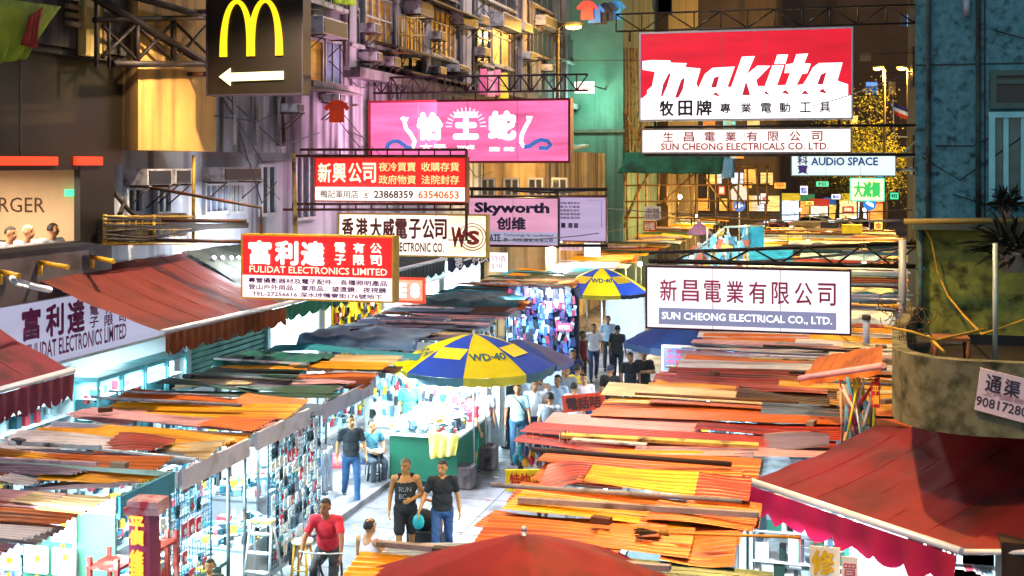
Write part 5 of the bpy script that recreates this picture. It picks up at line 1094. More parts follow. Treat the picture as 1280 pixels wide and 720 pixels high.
FS = (('ff9a30', 'd04010'), ('f8f4ff', '3060c0'), ('40e0a0', '104030'), ('ff4030', 'fff0c0'), ('ffe060', 'b02010'), ('50b0ff', 'ffffff'), ('f8f0e8', 'c01818'))
for k, (px, py, Y_, w_, h_) in enumerate(((975, 232, 96, 14, 7), (1005, 238, 104, 9, 11), (1028, 230, 110, 15, 6), (1060, 262, 88, 12, 6), (1098, 282, 60, 10, 10), (1100, 215, 70, 8, 12), (955, 248, 84, 8, 12), (935, 232, 80, 9, 6), (1045, 246, 118, 11, 6), (1118, 245, 58, 10, 8), (902, 238, 74, 7, 10), (1012, 254, 122, 10, 5))):
    a, b = FS[k % 7]; board('small_sign', px-w_/2, py-h_/2, px+w_/2, py+h_/2, Y_, 'little glowing %s sign at the far street end, %s from the scaffold' % (('orange', 'white and blue', 'green', 'red', 'yellow', 'blue', 'cream')[k % 7], NUM[k]), E(a, 1.4, .3, 3), ('平', '電話', '租', '藥', '金', '眼鏡', '米')[k % 7], E(b, .9, 0), .03, 0, DARKST)
for k in range(9):
    p = PD(952+k*18, 262, 124+k % 2); h_ = R.uniform(2.6, 3.4); t = thing('far_shop', 'distant lit shop front at the end of the street, %s from the scaffold' % NUM[k], 'shop', (p.x, p.y, 0), 'distant shop fronts')
    m = MB(); m.bx(p.x-.85, p.x+.85, p.y, p.y+.2, .5, h_-.5); m.build('pane', E(('ffb84a', 'ffd890', 'd8ecff', 'ff9a40', 'fff0c8')[k % 5], 1.1, .75, 4), t)
    m = MB(); m.bx(p.x-1, p.x+1, p.y-.3, p.y+.1, h_-.5, h_+.25); m.build('fascia', E(('d03020', '2060a0', 'e8c030', '208050')[k % 4], .7, .3, 3), t)
    m = MB(); m.bx(p.x-1, p.x-.85, p.y-.05, p.y+.3, 0, h_-.5); m.bx(p.x+.85, p.x+1, p.y-.05, p.y+.3, 0, h_-.5); m.bx(p.x-.85, p.x+.85, p.y-.05, p.y+.2, 0, .5); m.build('surround', M('3a2c20'), t)
p = PD(1052, 285, 108); car('white van waiting behind the railings at the far crossing', (p.x, p.y, .01), .1, M('b8b0a0', .3), M('a8a090', .3), 'van', 'van')
p = PD(968, 285, 106); car('dark car at the far crossing with its lamps on', (p.x, p.y, .01), -1.2, M('2a2a30', .25), M('222228', .25), 'parked_car', 'car')

for k in range(46):
    x = R.uniform(-15.5, -5.6); z = R.choice((2.2, 4.6, 7.0, 9.4, 11.8, 14.2)); m = MB(); m.bx(x, x+R.choice((.7, 1.1)), 111.85, 112.0, z, z+R.choice((1.1, 1.4)))
    m.build('window', E(R.choice(('ffb850', 'ff9838', 'e8f0ff', 'ffd880', '80e0d0')), round(R.uniform(.35, 1.2), 1), .5, 3), BROWNB)
for k, (px, py, D) in enumerate(((962, 283, 103), (1040, 283, 105), (1018, 268, 116), (1070, 272, 112))):
    p = PD(px, 290, D); t = car('red lit car in the far traffic, %s from the taxi' % NUM[k], (p.x, p.y, .01), (.3, 1.4, -.2, .8)[k], M(('6a1010', '22242a', '8a8478', '501010')[k], .25), M(('501010', '1a1c20', '7a7468', '401010')[k], .25), 'parked_car', 'car')
    for y_ in (-.6, .6):
        m = MB(); m.ball((-2.3, y_, .75), (.07, .2, .12)); me = bpy.data.meshes.new('tail_light'); m.bm.to_mesh(me); m.bm.free(); me.materials.append(E('ff2010', 5, 0)); o = bpy.data.objects.new('tail_light', me); C.objects.link(o); o.parent = t
# a display board full of hanging goods behind the green counter
t = thing('display_board', 'pegboard hung with packets and cables behind the green counter', 'display', (gx-.5, gy+2.45, .12)); m = MB(); m.bx(a_x0-1.4, b_x1+.2, gy+2.42, gy+2.46, .6, 2.35); m.build('board', M('b8c8d0', .6), t); m = MB(); P = [M(c, .5, 0, .1, 2) for c in GP]
for k in range(260):
    x, z = R.uniform(a_x0-1.35, b_x1+.05), R.uniform(.9, 2.3); m.box((x, gy+2.4-R.uniform(0, .08), z), (R.uniform(.04, .13), .03, R.uniform(.06, .2)), R.choice(P), ry=R.uniform(-.2, .2))
tag(m.build('goods', None, t), None, None, None, 'stuff')
for k in range(3):
    x = gx-.35+k*.35; t = thing('bare_bulb', 'bare white bulb hung under the near parasol over the green counter', 'lamp', (x, gy+.35, 2.0), 'bulbs under the near parasol'); m = MB(); m.ball((x, gy+.35, 2.0), .06); m.build('bulb', E('f4fcff', 14, 0), t); m = MB(); m.tube([(x, gy+.35, 2.05), (x, gy+.35, 2.5)], .008, None, 5); m.build('flex', M('141414'), t)
# ------------------------------------------------------------------ people
def capsule(bm, a, b, ra, rb, n=12):
    a, b = Vector(a), Vector(b); d = b-a; L = d.length
    if L > 1e-5:
        q = d.to_track_quat('Z', 'Y').to_matrix().to_4x4()
        bmesh.ops.create_cone(bm, cap_ends=True, segments=n, radius1=ra, radius2=rb, depth=L, matrix=Matrix.Translation((a+b)/2) @ q)
    for p, r in ((a, ra), (b, rb)): bmesh.ops.create_icosphere(bm, subdivisions=2, radius=r, matrix=Matrix.Translation(p))
def ell(bm, c, r, rot=None):
    bmesh.ops.create_icosphere(bm, subdivisions=3, radius=1, matrix=Matrix.Translation(c) @ (rot or Matrix()) @ Matrix.Diagonal((*r, 1)))
TMP = bpy.data.scenes.new('workbench')
def fuse(bm, name, mat, voxel, smooth, parent=None):
    me = bpy.data.meshes.new(name); bm.to_mesh(me); bm.free(); o = bpy.data.objects.new(name, me); TMP.collection.objects.link(o)
    r = o.modifiers.new('r', 'REMESH'); r.mode = 'VOXEL'; r.voxel_size = voxel; r.use_smooth_shade = True
    s = o.modifiers.new('s', 'SMOOTH'); s.factor = .5; s.iterations = smooth
    vl = TMP.view_layers[0]; vl.update()
    m2 = bpy.data.meshes.new_from_object(o.evaluated_get(vl.depsgraph)); bpy.data.objects.remove(o); bpy.data.meshes.remove(me)
    if name in ('shirt', 'trousers', 'shorts'):
        from mathutils import noise
        NR = [q.normal.copy() for q in m2.vertices]
        for q, nr in zip(m2.vertices, NR):
            c = q.co; f = noise.noise(Vector((c.x*9, c.y*9, c.z*16+1.3*c.x*9)))*.009+noise.noise(c*26)*.004
            q.co = c+nr*f
    m2.name = name; m2.materials.clear(); m2.materials.append(mat)
    o = bpy.data.objects.new(name, m2); C.objects.link(o); o.parent = parent; return o
V = Vector
REST = dict(hipl=(-.095, 0, .92), hipr=(.095, 0, .92), knl=(-.10, -.02, .49), knr=(.10, -.02, .49), anl=(-.105, .02, .09), anr=(.105, .02, .09),
            chest=(0, 0, 1.28), neck=(0, .01, 1.45), head=(0, -.015, 1.60), shl=(-.185, .01, 1.40), shr=(.185, .01, 1.40), ell=(-.235, .03, 1.13), elr=(.235, .03, 1.13), wrl=(-.24, -.06, .89), wrr=(.24, -.06, .89))
def person(label, loc, rz, pose=None, skin='a8714e', top='20242c', bottom='2c3a58', shoe='20202a', hair='16110e', sleeve=.6, trouser=1., near=False, h=1.7, tank=False, bald=False, cap=None, look=0., group=None, shirtm=None, scale_fat=1., logo=None):
    J = {k: V(v) for k, v in REST.items()}
    for k, v in (pose or {}).items():
        if k == 'drop':
            for q in J:
                if not q.startswith(('kn', 'an')): J[q].z -= v
    for k, v in (pose or {}).items():
        if k == 'lean':
            for q in ('chest', 'neck', 'head', 'shl', 'shr', 'ell', 'elr', 'wrl', 'wrr'): J[q].y -= v*(J[q].z-J['hipl'].z); 
    for k, v in (pose or {}).items():
        if k in J: J[k] = V(v)
    vx = .009 if near else .0135; SK = M(skin, .55, 0, .1, 6); g = scale_fat
    bm = bmesh.new(); pel = (J['hipl']+J['hipr'])/2
    rotH = Matrix.Rotation(look, 4, 'Z')
    H = J['head']
    ell(bm, H+V((0, .012, .02)), (.078, .095, .10)); ell(bm, H+rotH @ V((0, -.03, -.045)), (.058, .062, .068))
    capsule(bm, H+rotH @ V((0, -.093, .005)), H+rotH @ V((0, -.112, -.028)), .012, .017, 8)
    for s in (-1, 1): ell(bm, H+rotH @ V((s*.08, .01, -.005)), (.014, .026, .034))
    capsule(bm, J['neck']-Z1*.04, H+V((0, .015, -.06)), .058*g, .052)
    capsule(bm, J['shl'], J['shr'], .06, .06); ell(bm, J['chest']+Z1*.02, (.155*g, .105*g, .17)); ell(bm, pel.lerp(J['chest'], .45), (.14*g, .105*g, .17)); ell(bm, pel, (.155*g, .115*g, .13))
    capsule(bm, J['neck']+Z1*-.02, J['shl'], .05, .055); capsule(bm, J['neck']+Z1*-.02, J['shr'], .05, .055)
    for s in 'lr':
        capsule(bm, J['sh'+s], J['el'+s], .053, .040); capsule(bm, J['el'+s], J['wr'+s], .041, .027)
        capsule(bm, J['hip'+s], J['kn'+s], .085*g, .055); capsule(bm, J['kn'+s], J['an'+s], .056, .038)
        el, wr = J['el'+s], J['wr'+s]; d = (wr-el).normalized(); inn = V((1 if s == 'l' else -1, 0, 0)); lat = d.cross(inn)
        if lat.length < .2: lat = V((0, -1, 0))
        lat.normalize(); 
        if lat.y > 0: lat = -lat
        nrm = lat.cross(d).normalized(); nrm = nrm if nrm.dot(inn) > 0 else -nrm
        for o_ in (-.022, 0, .022): capsule(bm, wr+lat*o_*.5, wr+d*.085+lat*o_*1.2, .018, .015, 8)
        fr = .0095 if near else .011
        for q, ln in enumerate((.066, .078, .073, .056)):
            b0 = wr+d*.085+lat*(.033-.022*q); b1 = b0+d*ln*.55+nrm*.012; b2 = b1+d*ln*.4+nrm*.03
            capsule(bm, b0, b1, fr, fr*.95, 8); capsule(bm, b1, b2, fr*.95, fr*.85, 8)
        t0 = wr+d*.02+lat*.022; t1 = t0+lat*.032+d*.035+nrm*.01; capsule(bm, t0, t1, .013, .012, 8); capsule(bm, t1, t1+d*.032+nrm*.008, .012, .010, 8)
        capsule(bm, J['an'+s]+V((0, .03, -.045)), J['an'+s]+V((0, -.13, -.06)), .035, .03)
    body = fuse(bm, 'person', SK, vx, 3 if near else 2)
    tag(body, label, 'person', group)
    # shirt
    TM = shirtm or M(top, .8, 0, .18, 5); bm = bmesh.new(); e = .016
    ell(bm, J['chest']+Z1*(.0 if not tank else -.03), (.160*g+e, .105*g+e, .19)); ell(bm, pel.lerp(J['chest'], .45), (.153*g+e, .112*g+e, .22)); ell(bm, pel+Z1*.02, (.157*g+e, .118*g+e, .15))
    if tank:
        for s in 'lr': capsule(bm, J['sh'+s].lerp(J['neck'], .45)+Z1*.03, J['chest']+V((-.07 if s == 'l' else .07, -.04, .0)), .045, .07); capsule(bm, J['sh'+s].lerp(J['neck'], .45)+Z1*.03, J['chest']+V((-.06 if s == 'l' else .06, .04, .0)), .045, .07)
    else:
        capsule(bm, J['shl'], J['shr'], .066+e*.5, .066+e*.5); capsule(bm, J['neck']-Z1*.05, J['shl'], .055, .06); capsule(bm, J['neck']-Z1*.05, J['shr'], .055, .06)
        for s in 'lr': capsule(bm, J['sh'+s], J['sh'+s].lerp(J['el'+s], sleeve if sleeve <= 1 else 1), .058+e*.4, .056+e*.4)
        if sleeve > 1:
            for s in 'lr': capsule(bm, J['el'+s], J['el'+s].lerp(J['wr'+s], .9), .055, .04)
    sh = fuse(bm, 'shirt', TM, .012 if near else .016, 6, body)
    BMt = M(bottom, .8, 0, .2, 5); bm = bmesh.new(); ell(bm, pel-Z1*.02, (.165*g+.01, .124*g+.01, .125))
    for s in 'lr':
        if trouser >= 1: capsule(bm, J['hip'+s], J['kn'+s], .096*g, .070); capsule(bm, J['kn'+s], J['an'+s]+Z1*.02, .070, .058)
        else: capsule(bm, J['hip'+s], J['hip'+s].lerp(J['kn'+s], trouser/.6 if trouser < .6 else 1), .10*g, .092)
    fuse(bm, 'trousers' if trouser >= 1 else 'shorts', BMt, .014 if near else .018, 2, body)
    for s in 'lr':
        bm = bmesh.new(); a = J['an'+s]; capsule(bm, a+V((0, .035, -.04)), a+V((0, -.13, -.052)), .046, .038); fuse(bm, 'shoe', M(shoe, .6, 0, .1, 4), .014, 1, body)
    # hair
    if not bald or True:
        hm = M(hair, .6, 0, .2, 8) if cap is None else M(cap, .7); m = MB(); mt = Matrix.Translation(H+V((0, .016, .024))) @ rotH @ Matrix.Diagonal((.088, .107, .109, 1))
        g_ = bmesh.ops.create_icosphere(m.bm, subdivisions=3, radius=1, matrix=mt); inv = mt.inverted()
        dl = [v for v in g_['verts'] if (lambda q: (q.z < .30 and q.y < -.15) or q.z < -.42 or (q.z < -.05 and q.y < .25) or (bald and (q.z > .88)))(inv @ v.co)]
        bmesh.ops.delete(m.bm, geom=dl, context='VERTS')
        for f in m.bm.faces: f.smooth = True
        o = m.build('hair' if cap is None else 'cap', hm); o.parent = body
        if cap is not None:
            m = MB(); q = H+rotH @ V((0, -.12, .055)); m.box(q, (.12, .1, .012), None, rz=look); o = m.build('cap_peak', hm); o.parent = body
    if near or True:
        for s in (-1, 1):
            m = MB(); m.ball(H+rotH @ V((s*.030, -.080, .012)), (.013, .010, .007), None, 2); o = m.build('eye', M('120c0a', .3)); o.parent = body
            m = MB(); m.box(H+rotH @ V((s*.030, -.082, .034)), (.036, .012, .007), None, rz=look); o = m.build('eyebrow', M('1c1410', .8)); o.parent = body
        m = MB(); m.ball(H+rotH @ V((0, -.088, -.060)), (.024, .008, .007), None, 2); o = m.build('mouth', M('6a3028', .6)); o.parent = body
    if logo:
        o = text(logo, V((0, -.158*g, J['chest'].z-.08)), .2, .2, M('8a8c92'), None, off=.0, name='shirt_print'); 
        for v in o.data.vertices: v.co.y += 1.6*v.co.x**2
        o.parent = body
    k = h/1.72; body.scale = (k, k, k); body.location = loc; body.rotation_euler.z = rz
    return body
def at(px, py, z=.004): return PZ(px, py, z)
WALK = dict(knl=(-.10, -.16, .52), anl=(-.10, -.18, .09), knr=(.10, .02, .50), anr=(.10, .26, .13), ell=(-.25, .08, 1.13), wrl=(-.27, .04, .88), elr=(.25, -.02, 1.13), wrr=(.27, -.16, .92))
CAMD = lambda p: math.atan2(p.x, -p.y)*-1   # turn from facing -Y towards the camera
def face(p, extra=0.): return math.atan2(p.y, p.x)-math.pi/2+extra if True else 0
p = at(507, 704); person('man in a black vest and shorts walking down the aisle, forearm raised', p, .30, dict(knl=(-.1, -.12, .51), anl=(-.1, -.10, .09), knr=(.1, .0, .5), anr=(.1, .16, .11), elr=(.27, .02, 1.14), wrr=(.10, -.2, 1.10), ell=(-.25, .05, 1.13), wrl=(-.27, -.02, .88)),
    'b07a44', '1a1c20', '15171c', '1c1c20', '5a5048', trouser=.52, near=True, tank=True, look=-.45, logo='RUN\nBC', scale_fat=1.08)
p = at(553, 707); b2 = person('man in a black T-shirt and jeans carrying a turquoise bag', p, .28, dict(WALK, ell=(-.29, -.02, 1.14), wrl=(-.36, -.14, .96), elr=(.25, .06, 1.13), wrr=(.28, .06, .88)), 'b8804c', '14161a', '2a4a78', '181818', '14100e', near=True, look=-.35, scale_fat=1.04)
m = MB(); m.ball((0, 0, -.13), (.10, .06, .13)); m.tube([(-.03, 0, -.02), (0, 0, .03), (.03, 0, -.02)], .01, None, 6); o = m.build('turquoise_bag', M('1ca0a8', .5, 0, .2, 8)); hp = Matrix.Rotation(.28, 4, 'Z') @ V((-.38, -.17, .90)); o.location = p+hp*.99; tag(o, 'turquoise plastic bag held by the man in the black T-shirt', 'bag')
p = at(439, 629); person('man in a dark polo and blue jeans striding past the stalls', p, .5, dict(WALK, knl=(-.1, .06, .5), anl=(-.1, .32, .16), knr=(.1, -.14, .51), anr=(.1, -.2, .09)), 'a87850', '23262c', '2c5078', '22242c', near=True, look=.2, trouser=1)
# cyclist in a red polo shirt
p = PD(411, 650, 17.4); bx0 = V((p.x, p.y, 0.004)); rzb = .15
person('man in a red polo shirt sitting on a bicycle', bx0, rzb, dict(lean=.30, hipl=(-.09, .0, .95), hipr=(.09, 0, .95), knl=(-.14, -.32, .72), anl=(-.15, -.22, .34), knr=(.14, -.28, .56), anr=(.15, -.10, .16), ell=(-.28, -.30, 1.16), wrl=(-.29, -.42, .98), elr=(.27, -.30, 1.16), wrr=(.29, -.42, .98)), '8a5434', 'c01c2c', '20242c', '2a2a30', '100c0a', near=True, look=-.2)
t = thing('bicycle', 'dark bicycle under the man in the red polo shirt', 'bicycle', bx0); m = MB(); MT = M('2a2c34', .35, .5)
pts = dict(bb=(0, -.02, .29), seat=(0, .10, .82), head=(0, -.5, .84), fork=(0, -.66, .33), rear=(0, .43, .33), bar=(0, -.47, 1.0))
def L_(q): return bx0+V(q)
for a, b in (('bb', 'seat'), ('bb', 'head'), ('seat', 'head'), ('bb', 'rear'), ('seat', 'rear'), ('head', 'fork'), ('head', 'bar')): m.tube([L_(pts[a]), L_(pts[b])], .018, None, 8)
m.build('frame', MT, t)
m = MB(); m.tube([L_((-.32, -.42, 1.0)), L_((-.12, -.48, 1.0)), L_((.12, -.48, 1.0)), L_((.32, -.42, 1.0))], .014, None, 8); m.build('handlebar', M('b8bcc0', .3, .8), t)
m = MB(); m.ball(L_((0, .12, .86)), (.09, .14, .045)); m.build('saddle', M('181818', .6), t)
for c in ('fork', 'rear'):
    m = MB(); cc = L_(pts[c]); ring = [cc+V((0, .32*math.cos(a), .32*math.sin(a))) for a in [i*math.pi/14 for i in range(29)]]; m.tube(ring, .02, None, 6, False); w_ = m.build('wheel', M('151515', .7), t)
    m = MB()
    for k in range(12): a = k*math.pi/6; m.tube([cc, cc+V((0, .31*math.cos(a), .31*math.sin(a)))], .003, None, 4)
    m.build('spokes', M('a0a4a8', .3, .8), w_)
for k, s in enumerate((-1, 1)): m = MB(); m.box(L_((s*.14, -.14+.1*k, .26+.03*k)), (.09, .09, .025)); m.build('pedal', M('202020'), t)
t.rotation_euler.z = rzb
p = at(462, 796); person('balding man in a white vest seen from behind', V((p.x, p.y, .004)), .2+2.6, dict(elr=(.26, -.05, 1.15), wrr=(.2, -.28, 1.05), ell=(-.26, -.05, 1.15), wrl=(-.2, -.28, 1.05)), 'b07a4c', 'd8d0e0', '30384c', '202020', '1a1210', near=True, tank=True, bald=True, h=1.62)
# handcart
p = at(532, 690); t = thing('handcart', 'small wooden handled wire trolley in front of the man in the black T-shirt', 'trolley', p); m = MB()
m.tube([p+V((-.22, 0, .1)), p+V((-.26, 0, .98))], .022); m.tube([p+V((.32, -.1, .1)), p+V((.30, -.1, .88))], .022); m.tube([p+V((-.28, 0, .96)), p+V((.34, -.1, .84))], .026); m.build('handle', M('a86a34', .6, 0, .2, 4), t)
m = MB(); m.box(p+V((.05, -.05, .25)), (.6, .4, .3)); m.build('basket', M('26282c', .6), t); m = MB(); m.ball(p+V((-.03, -.05, .55)), (.22, .18, .2)); m.build('load', M('101012', .8), t)
m = MB()
for k in range(7): m.tube([p+V((.25+.04*k, -.08, .5)), p+V((.25+.04*k, -.08, 1.0))], .006, None, 4); m.tube([p+V((.25, -.08, .5+.08*k)), p+V((.49, -.08, .5+.08*k))], .006, None, 4)
m.build('wire_panel', M('d8dce0', .4, .5), t)
for s in (-.2, .28): m = MB(); m.tube([p+V((s, -.2, .06)), p+V((s, -.17, .06))], .055, None, 12); m.build('wheel', M('181818'), t)
# seated man, vendor, group in the aisle
SIT = dict(drop=.38, hipl=(-.1, 0, .56), hipr=(.1, 0, .56), knl=(-.13, -.40, .54), knr=(.13, -.40, .50), anl=(-.13, -.36, .12), anr=(.13, -.34, .09), lean=.18, ell=(-.26, -.12, .82), wrl=(-.15, -.34, .74), elr=(.26, -.12, .82), wrr=(.15, -.34, .74))
p = at(462, 604); person('man in a dark teal shirt sitting beside the bright stall', p, .9, SIT, 'a8744c', '245868', '38404c', '222222', look=.3)
t = thing('folding_seat', 'low dark seat under the man in the teal shirt', 'seat', p); m = MB(); m.box(p+V((0, .02, .43)), (.34, .34, .05)); m.build('seat', M('2a3a6a'), t)
for a in (-.14, .14):
    for b in (-.14, .14): m = MB(); m.tube([p+V((a*1.2, b*1.2, 0)), p+V((a, b, .42))], .014, None, 6); m.build('leg', M('808488', .4, .6), t)
p = PD(512, 560, 26.3); person('vendor in a teal shirt standing inside the bright stall', V((p.x, p.y, .12)), .3, dict(elr=(.25, -.1, 1.15), wrr=(.18, -.30, 1.12)), 'b88860', '2a7a80', '38404c', look=.2)
for args in (((647, 577), 'man in a pale turquoise polo with a shoulder bag', .25, dict(WALK), '9c6a4a', '9cc8d0', '2c5878', '303038', None, -.1),
             ((668, 570), 'man in a white T-shirt with one hand on his head', .4, dict(elr=(.33, -.1, 1.52), wrr=(.14, -.12, 1.66)), 'b07c58', 'e4e4ec', '283858', '202028', None, .2),
             ((676, 558), 'tall man in a beige polo at the back of the group', .1, None, '6a4430', 'b8a8a8', '30384c', '202028', None, -.2),
             ((697, 562), 'man in a light blue polo beside the gadget stand', .1, None, '9a6844', 'a8bcd8', '283048', '202028', None, -.5),
             ((688, 592), 'youth in a patterned shirt with a grey backpack, seen from behind', 3.2, None, 'a87450', 'c8ccd4', '202838', '202028', None, 0.),
             ((763, 545), 'man in a black T-shirt and dark cap seen from behind', 3.1, None, 'a8704c', '16181c', '1c2434', '202028', '1c2848', 0.),
             ((805, 520), 'man in a black T-shirt with arms crossed under the navy parasol', .1, dict(ell=(-.27, -.06, 1.16), wrl=(.06, -.2, 1.2), elr=(.27, -.06, 1.16), wrr=(-.06, -.21, 1.17)), 'a87450', '141518', '1c2028', '202028', None, -.1),
             ((788, 524), 'dark clothed person next to the man with crossed arms', .4, None, '8a5c40', '181a20', '1a1c24', '202028', None, .3),
             ((590, 590), 'person in a red shirt and green shorts beyond the green counter', 2.4, None, 'b08058', 'c81c34', '2c7a60', '303030', None, .3),
             ((604, 578), 'person in a loose white shirt behind the one in red', .6, None, 'a87858', 'ece8ec', 'b8b8c4', '303030', None, 0.),
             ((730, 560), 'person in a pale pink shirt behind the orange banner', .3, None, 'b08060', 'e0c8d0', '30406c', '303030', None, 0.),
             ((718, 575), 'person in a pale shirt half hidden by the banner', 2.9, None, 'b08060', 'd8c8c8', '303848', '303030', None, 0.)):
    (px, py), lb, rz, ps, sk, tp, bt, sho, cp, lk = args; q = at(px, py)
    b = person(lb, q, rz, ps, sk, tp, bt, sho, cap=cp, look=lk, trouser=.55 if 'shorts' in lb else 1, shirtm=M('d4d8dc', .8, 0, .2, 12, '404650', .5) if 'patterned' in lb else None)
    if 'shoulder bag' in lb or 'backpack' in lb:
        m = MB(); m.ball((.17, .06, .95) if 'shoulder' in lb else (0, .19, 1.22), (.07, .13, .17) if 'shoulder' in lb else (.16, .1, .22)); 
        m.tube([(.17, -.02, 1.08), (.05, -.14, 1.3), (-.1, -.05, 1.45)], .014, None, 5) if 'shoulder' in lb else m.tube([(-.1, .12, 1.4), (-.11, -.1, 1.36), (-.12, -.09, 1.15)], .016, None, 5)
        o = m.build('shoulder_bag' if 'shoulder' in lb else 'backpack', M('1c2430' if 'shoulder' in lb else '5a6470', .7)); o.location = q; o.rotation_euler.z = rz; tag(o, 'dark shoulder bag on the man in the turquoise polo' if 'shoulder' in lb else 'grey backpack on the youth in the patterned shirt', 'bag')
for px, py, lb, rz, ps, sk, tp, bt in ((716, 520, 'man in a navy shirt walking behind the light blue polo', .4, WALK, '9a6844', '1c2c58', '283038'), (722, 545, 'woman in a yellow top in the middle of the aisle crowd', 2.8, None, 'b08460', 'd8b830', '2a3c6c'),
        (708, 548, 'man in a grey shirt farther up the aisle', .2, WALK, 'a07450', '7c8490', '2a2c34'), (728, 488, 'person in a maroon shirt by the gadget stand', 1.4, None, '9a6c4c', '6c1c28', '1c2028'), (742, 476, 'person in a white top near the pale blue sheet', .3, WALK, 'b08460', 'e4e4e8', '3c4c70'),
        (772, 478, 'person in a charcoal shirt deep in the aisle', 3.0, None, 'a07450', '2a2c30', '28303c'), (634, 560, 'man in a dark grey shirt bending beside the near parasol pole', 1.2, dict(lean=.35), '8a5c40', '3c4048', '28303c'), (760, 462, 'far small figure in a pale blue shirt near the farther parasol', .2, WALK, 'a07450', 'a0b4cc', '2a2c34')):
    person(lb, at(px, py), rz, ps, sk, tp, bt)
for px, py, D, lb, tp, rz in ((979, 308, 93, 'person in black standing before the taxi', '15171c', .2), (992, 310, 92, 'person in a white shirt with a strap before the taxi', 'ece4e0', .4), (1057, 266, 110, 'person in pale clothes walking under the lit green sign', 'e8e0d8', .1), (960, 300, 98, 'dim person at the edge of the far stalls', '30282c', .6)):
    q = PD(px, py, D); person(lb, V((q.x, q.y, .004)), rz, WALK, 'a87858', tp, 'c8bcb0' if 'pale' in lb else '20242c')
for px, lb, hc, tp in ((8, 'dark haired diner at the restaurant window', '241a14', 'e8e0e8'), (30, 'grey haired diner beside the dark haired one at the window', 'b8a890', 'd8d8e0'), (61, 'diner facing away at the far end of the restaurant window', '2a201a', 'e4e4e4')):
    y_ = PX(px, 285, -13.1).y; person(lb, V((-13.1, y_, 4.15)), 1.2, SIT, 'c08a60', tp, '38404c', hair=hc, look=.4 if px < 50 else 1.6)
q = PD(262, 712, 15.4); person('person with dark hair at the foot of the wire mesh panels', V((q.x, q.y, .12)), .2, None, 'b07c54', '2a3c34', '28303c', h=max(1.3, (q.z+.02)))
# ------------------------------------------------------------------ things by the near stalls
# wire mesh panels of the second stall
def mesh_panel(y0, y1, x, label):
    t = thing('wire_mesh_panel', label, 'mesh panel', (x, (y0+y1)/2, .12), 'wire mesh panels at the stalls'); m = MB()
    n = int((y1-y0)/.07)
    for k in range(n+1): m.tube([(x, y0+(y1-y0)*k/n, .3), (x, y0+(y1-y0)*k/n, 2.42)], .006 if k % n else .016, None, 4)
    for k in range(31): m.tube([(x+.008, y0, .32+k*.07), (x+.008, y1, .32+k*.07)], .006, None, 4)
    m.build('grid', M('2a4c60', .4, .4, .15, 3), t); return t
mesh_panel(13.3, 14.15, -8.35, 'blue grey wire mesh panel nearer the red shelves'); mesh_panel(14.2, 15.05, -8.35, 'blue grey wire mesh panel next to the open white stall'); mesh_panel(16.6, 18.5, -8.25, 'wide wire mesh panel hung full of small packs')
pk = []
PC = ('eef2f4', 'd8e4ea', '3a7a88', 'e8ecf0', '205868', 'c04048', '88b8c8', 'f0e8d0', '283038')
protos = []
for c in PC:
    t = thing('hanging_pack', 'small blister pack hanging on the wide wire mesh panel', 'packet', (0, 0, -50), 'small packs hanging on the wire mesh'); m = MB(); m.box((0, 0, -50), (.012, .11, .17)); m.build('card', M(c, .5, 0, .15, 9), t); m = MB(); m.ball((.016, 0, -50.02), (.022, .04, .05), None, 1); m.build('blister', M(R.choice(PC), .25), t); protos.append(t)
used = set()
def hang(x, y, z, s, label, grp):
    k = R.randrange(len(protos)); o = protos[k]
    if k in used: o = dup(o, (x, y, z))
    else: used.add(k); o.location = (x, y, z)
    o.scale = (1, s, s); o['label'] = label; o['group'] = grp; return o
for r in range(11):
    for cidx in range(13):
        if R.random() < .86: hang(-8.22+.012*R.random(), 16.7+cidx*.14+R.uniform(-.02, .02), .5+r*.175+R.uniform(-.02, .02), R.uniform(.75, 1.1), 'small blister pack hanging on the wide wire mesh panel', 'small packs hanging on the wire mesh')
for r in range(6):
    for cidx in range(9):
        if R.random() < .6: hang(-8.32, 13.4+cidx*.18, .7+r*.3+R.uniform(-.05, .05), R.uniform(.8, 1.4), 'little pack hanging on the blue grey wire mesh panels', 'little packs on the blue grey mesh')
for k in range(len(protos)):
    if k not in used: hang(-8.22, 18.4, .5+.17*k, 1, 'small blister pack hanging on the wide wire mesh panel', 'small packs hanging on the wire mesh')
# big white packs at the first stall, facing the camera
WP = [M('e8e4ee', .35, 0, .1, 6, 'b8bccc', .4), M('c4c8d8', .3, 0, .25, 9, '808498', .5)]
names = ('top', 'second', 'lowest')
for r in range(3):
    for c in range(3):
        px0 = -8+c*35+r*2; a = PY(px0, 640+r*40, 12.35); b = PY(px0+32, 640+r*40, 12.35); zz = PY(20, 636+r*42, 12.35).z
        t = thing('plastic_pack', '%s plastic pack, %s row on the nearest stall, %s from the aisle' % (('white', 'grey clear')[(r+c) % 2], names[r], ('third', 'second', 'first')[c]), 'packet', (a.x, 12.35, zz-.36)); m = MB()
        m.box(((a.x+b.x)/2, 12.35, zz-.18), (abs(b.x-a.x)-.02, .05, .34)); o = m.build('bag', WP[(r+c) % 2], t); o.modifiers.new('b', 'BEVEL').width = .02
        m = MB(); m.box(((a.x+b.x)/2+.04, 12.318, zz-.16+.05*(c-1)), (.07, .006, .07)); m.build('price_tag', M('e8d020', .6), t)
        m = MB(); m.box(((a.x+b.x)/2, 12.33, zz+.015), (.03, .03, .05)); m.build('clip', M('e0a020', .5), t)
m = MB(); m.tube([PY(-20, 651, 12.3), PY(95, 628, 12.3)], .018); solo(m.build('hanging_rail', M('c8b8c0', .4, .3)), 'thin rail carrying the white plastic packs', 'rail')
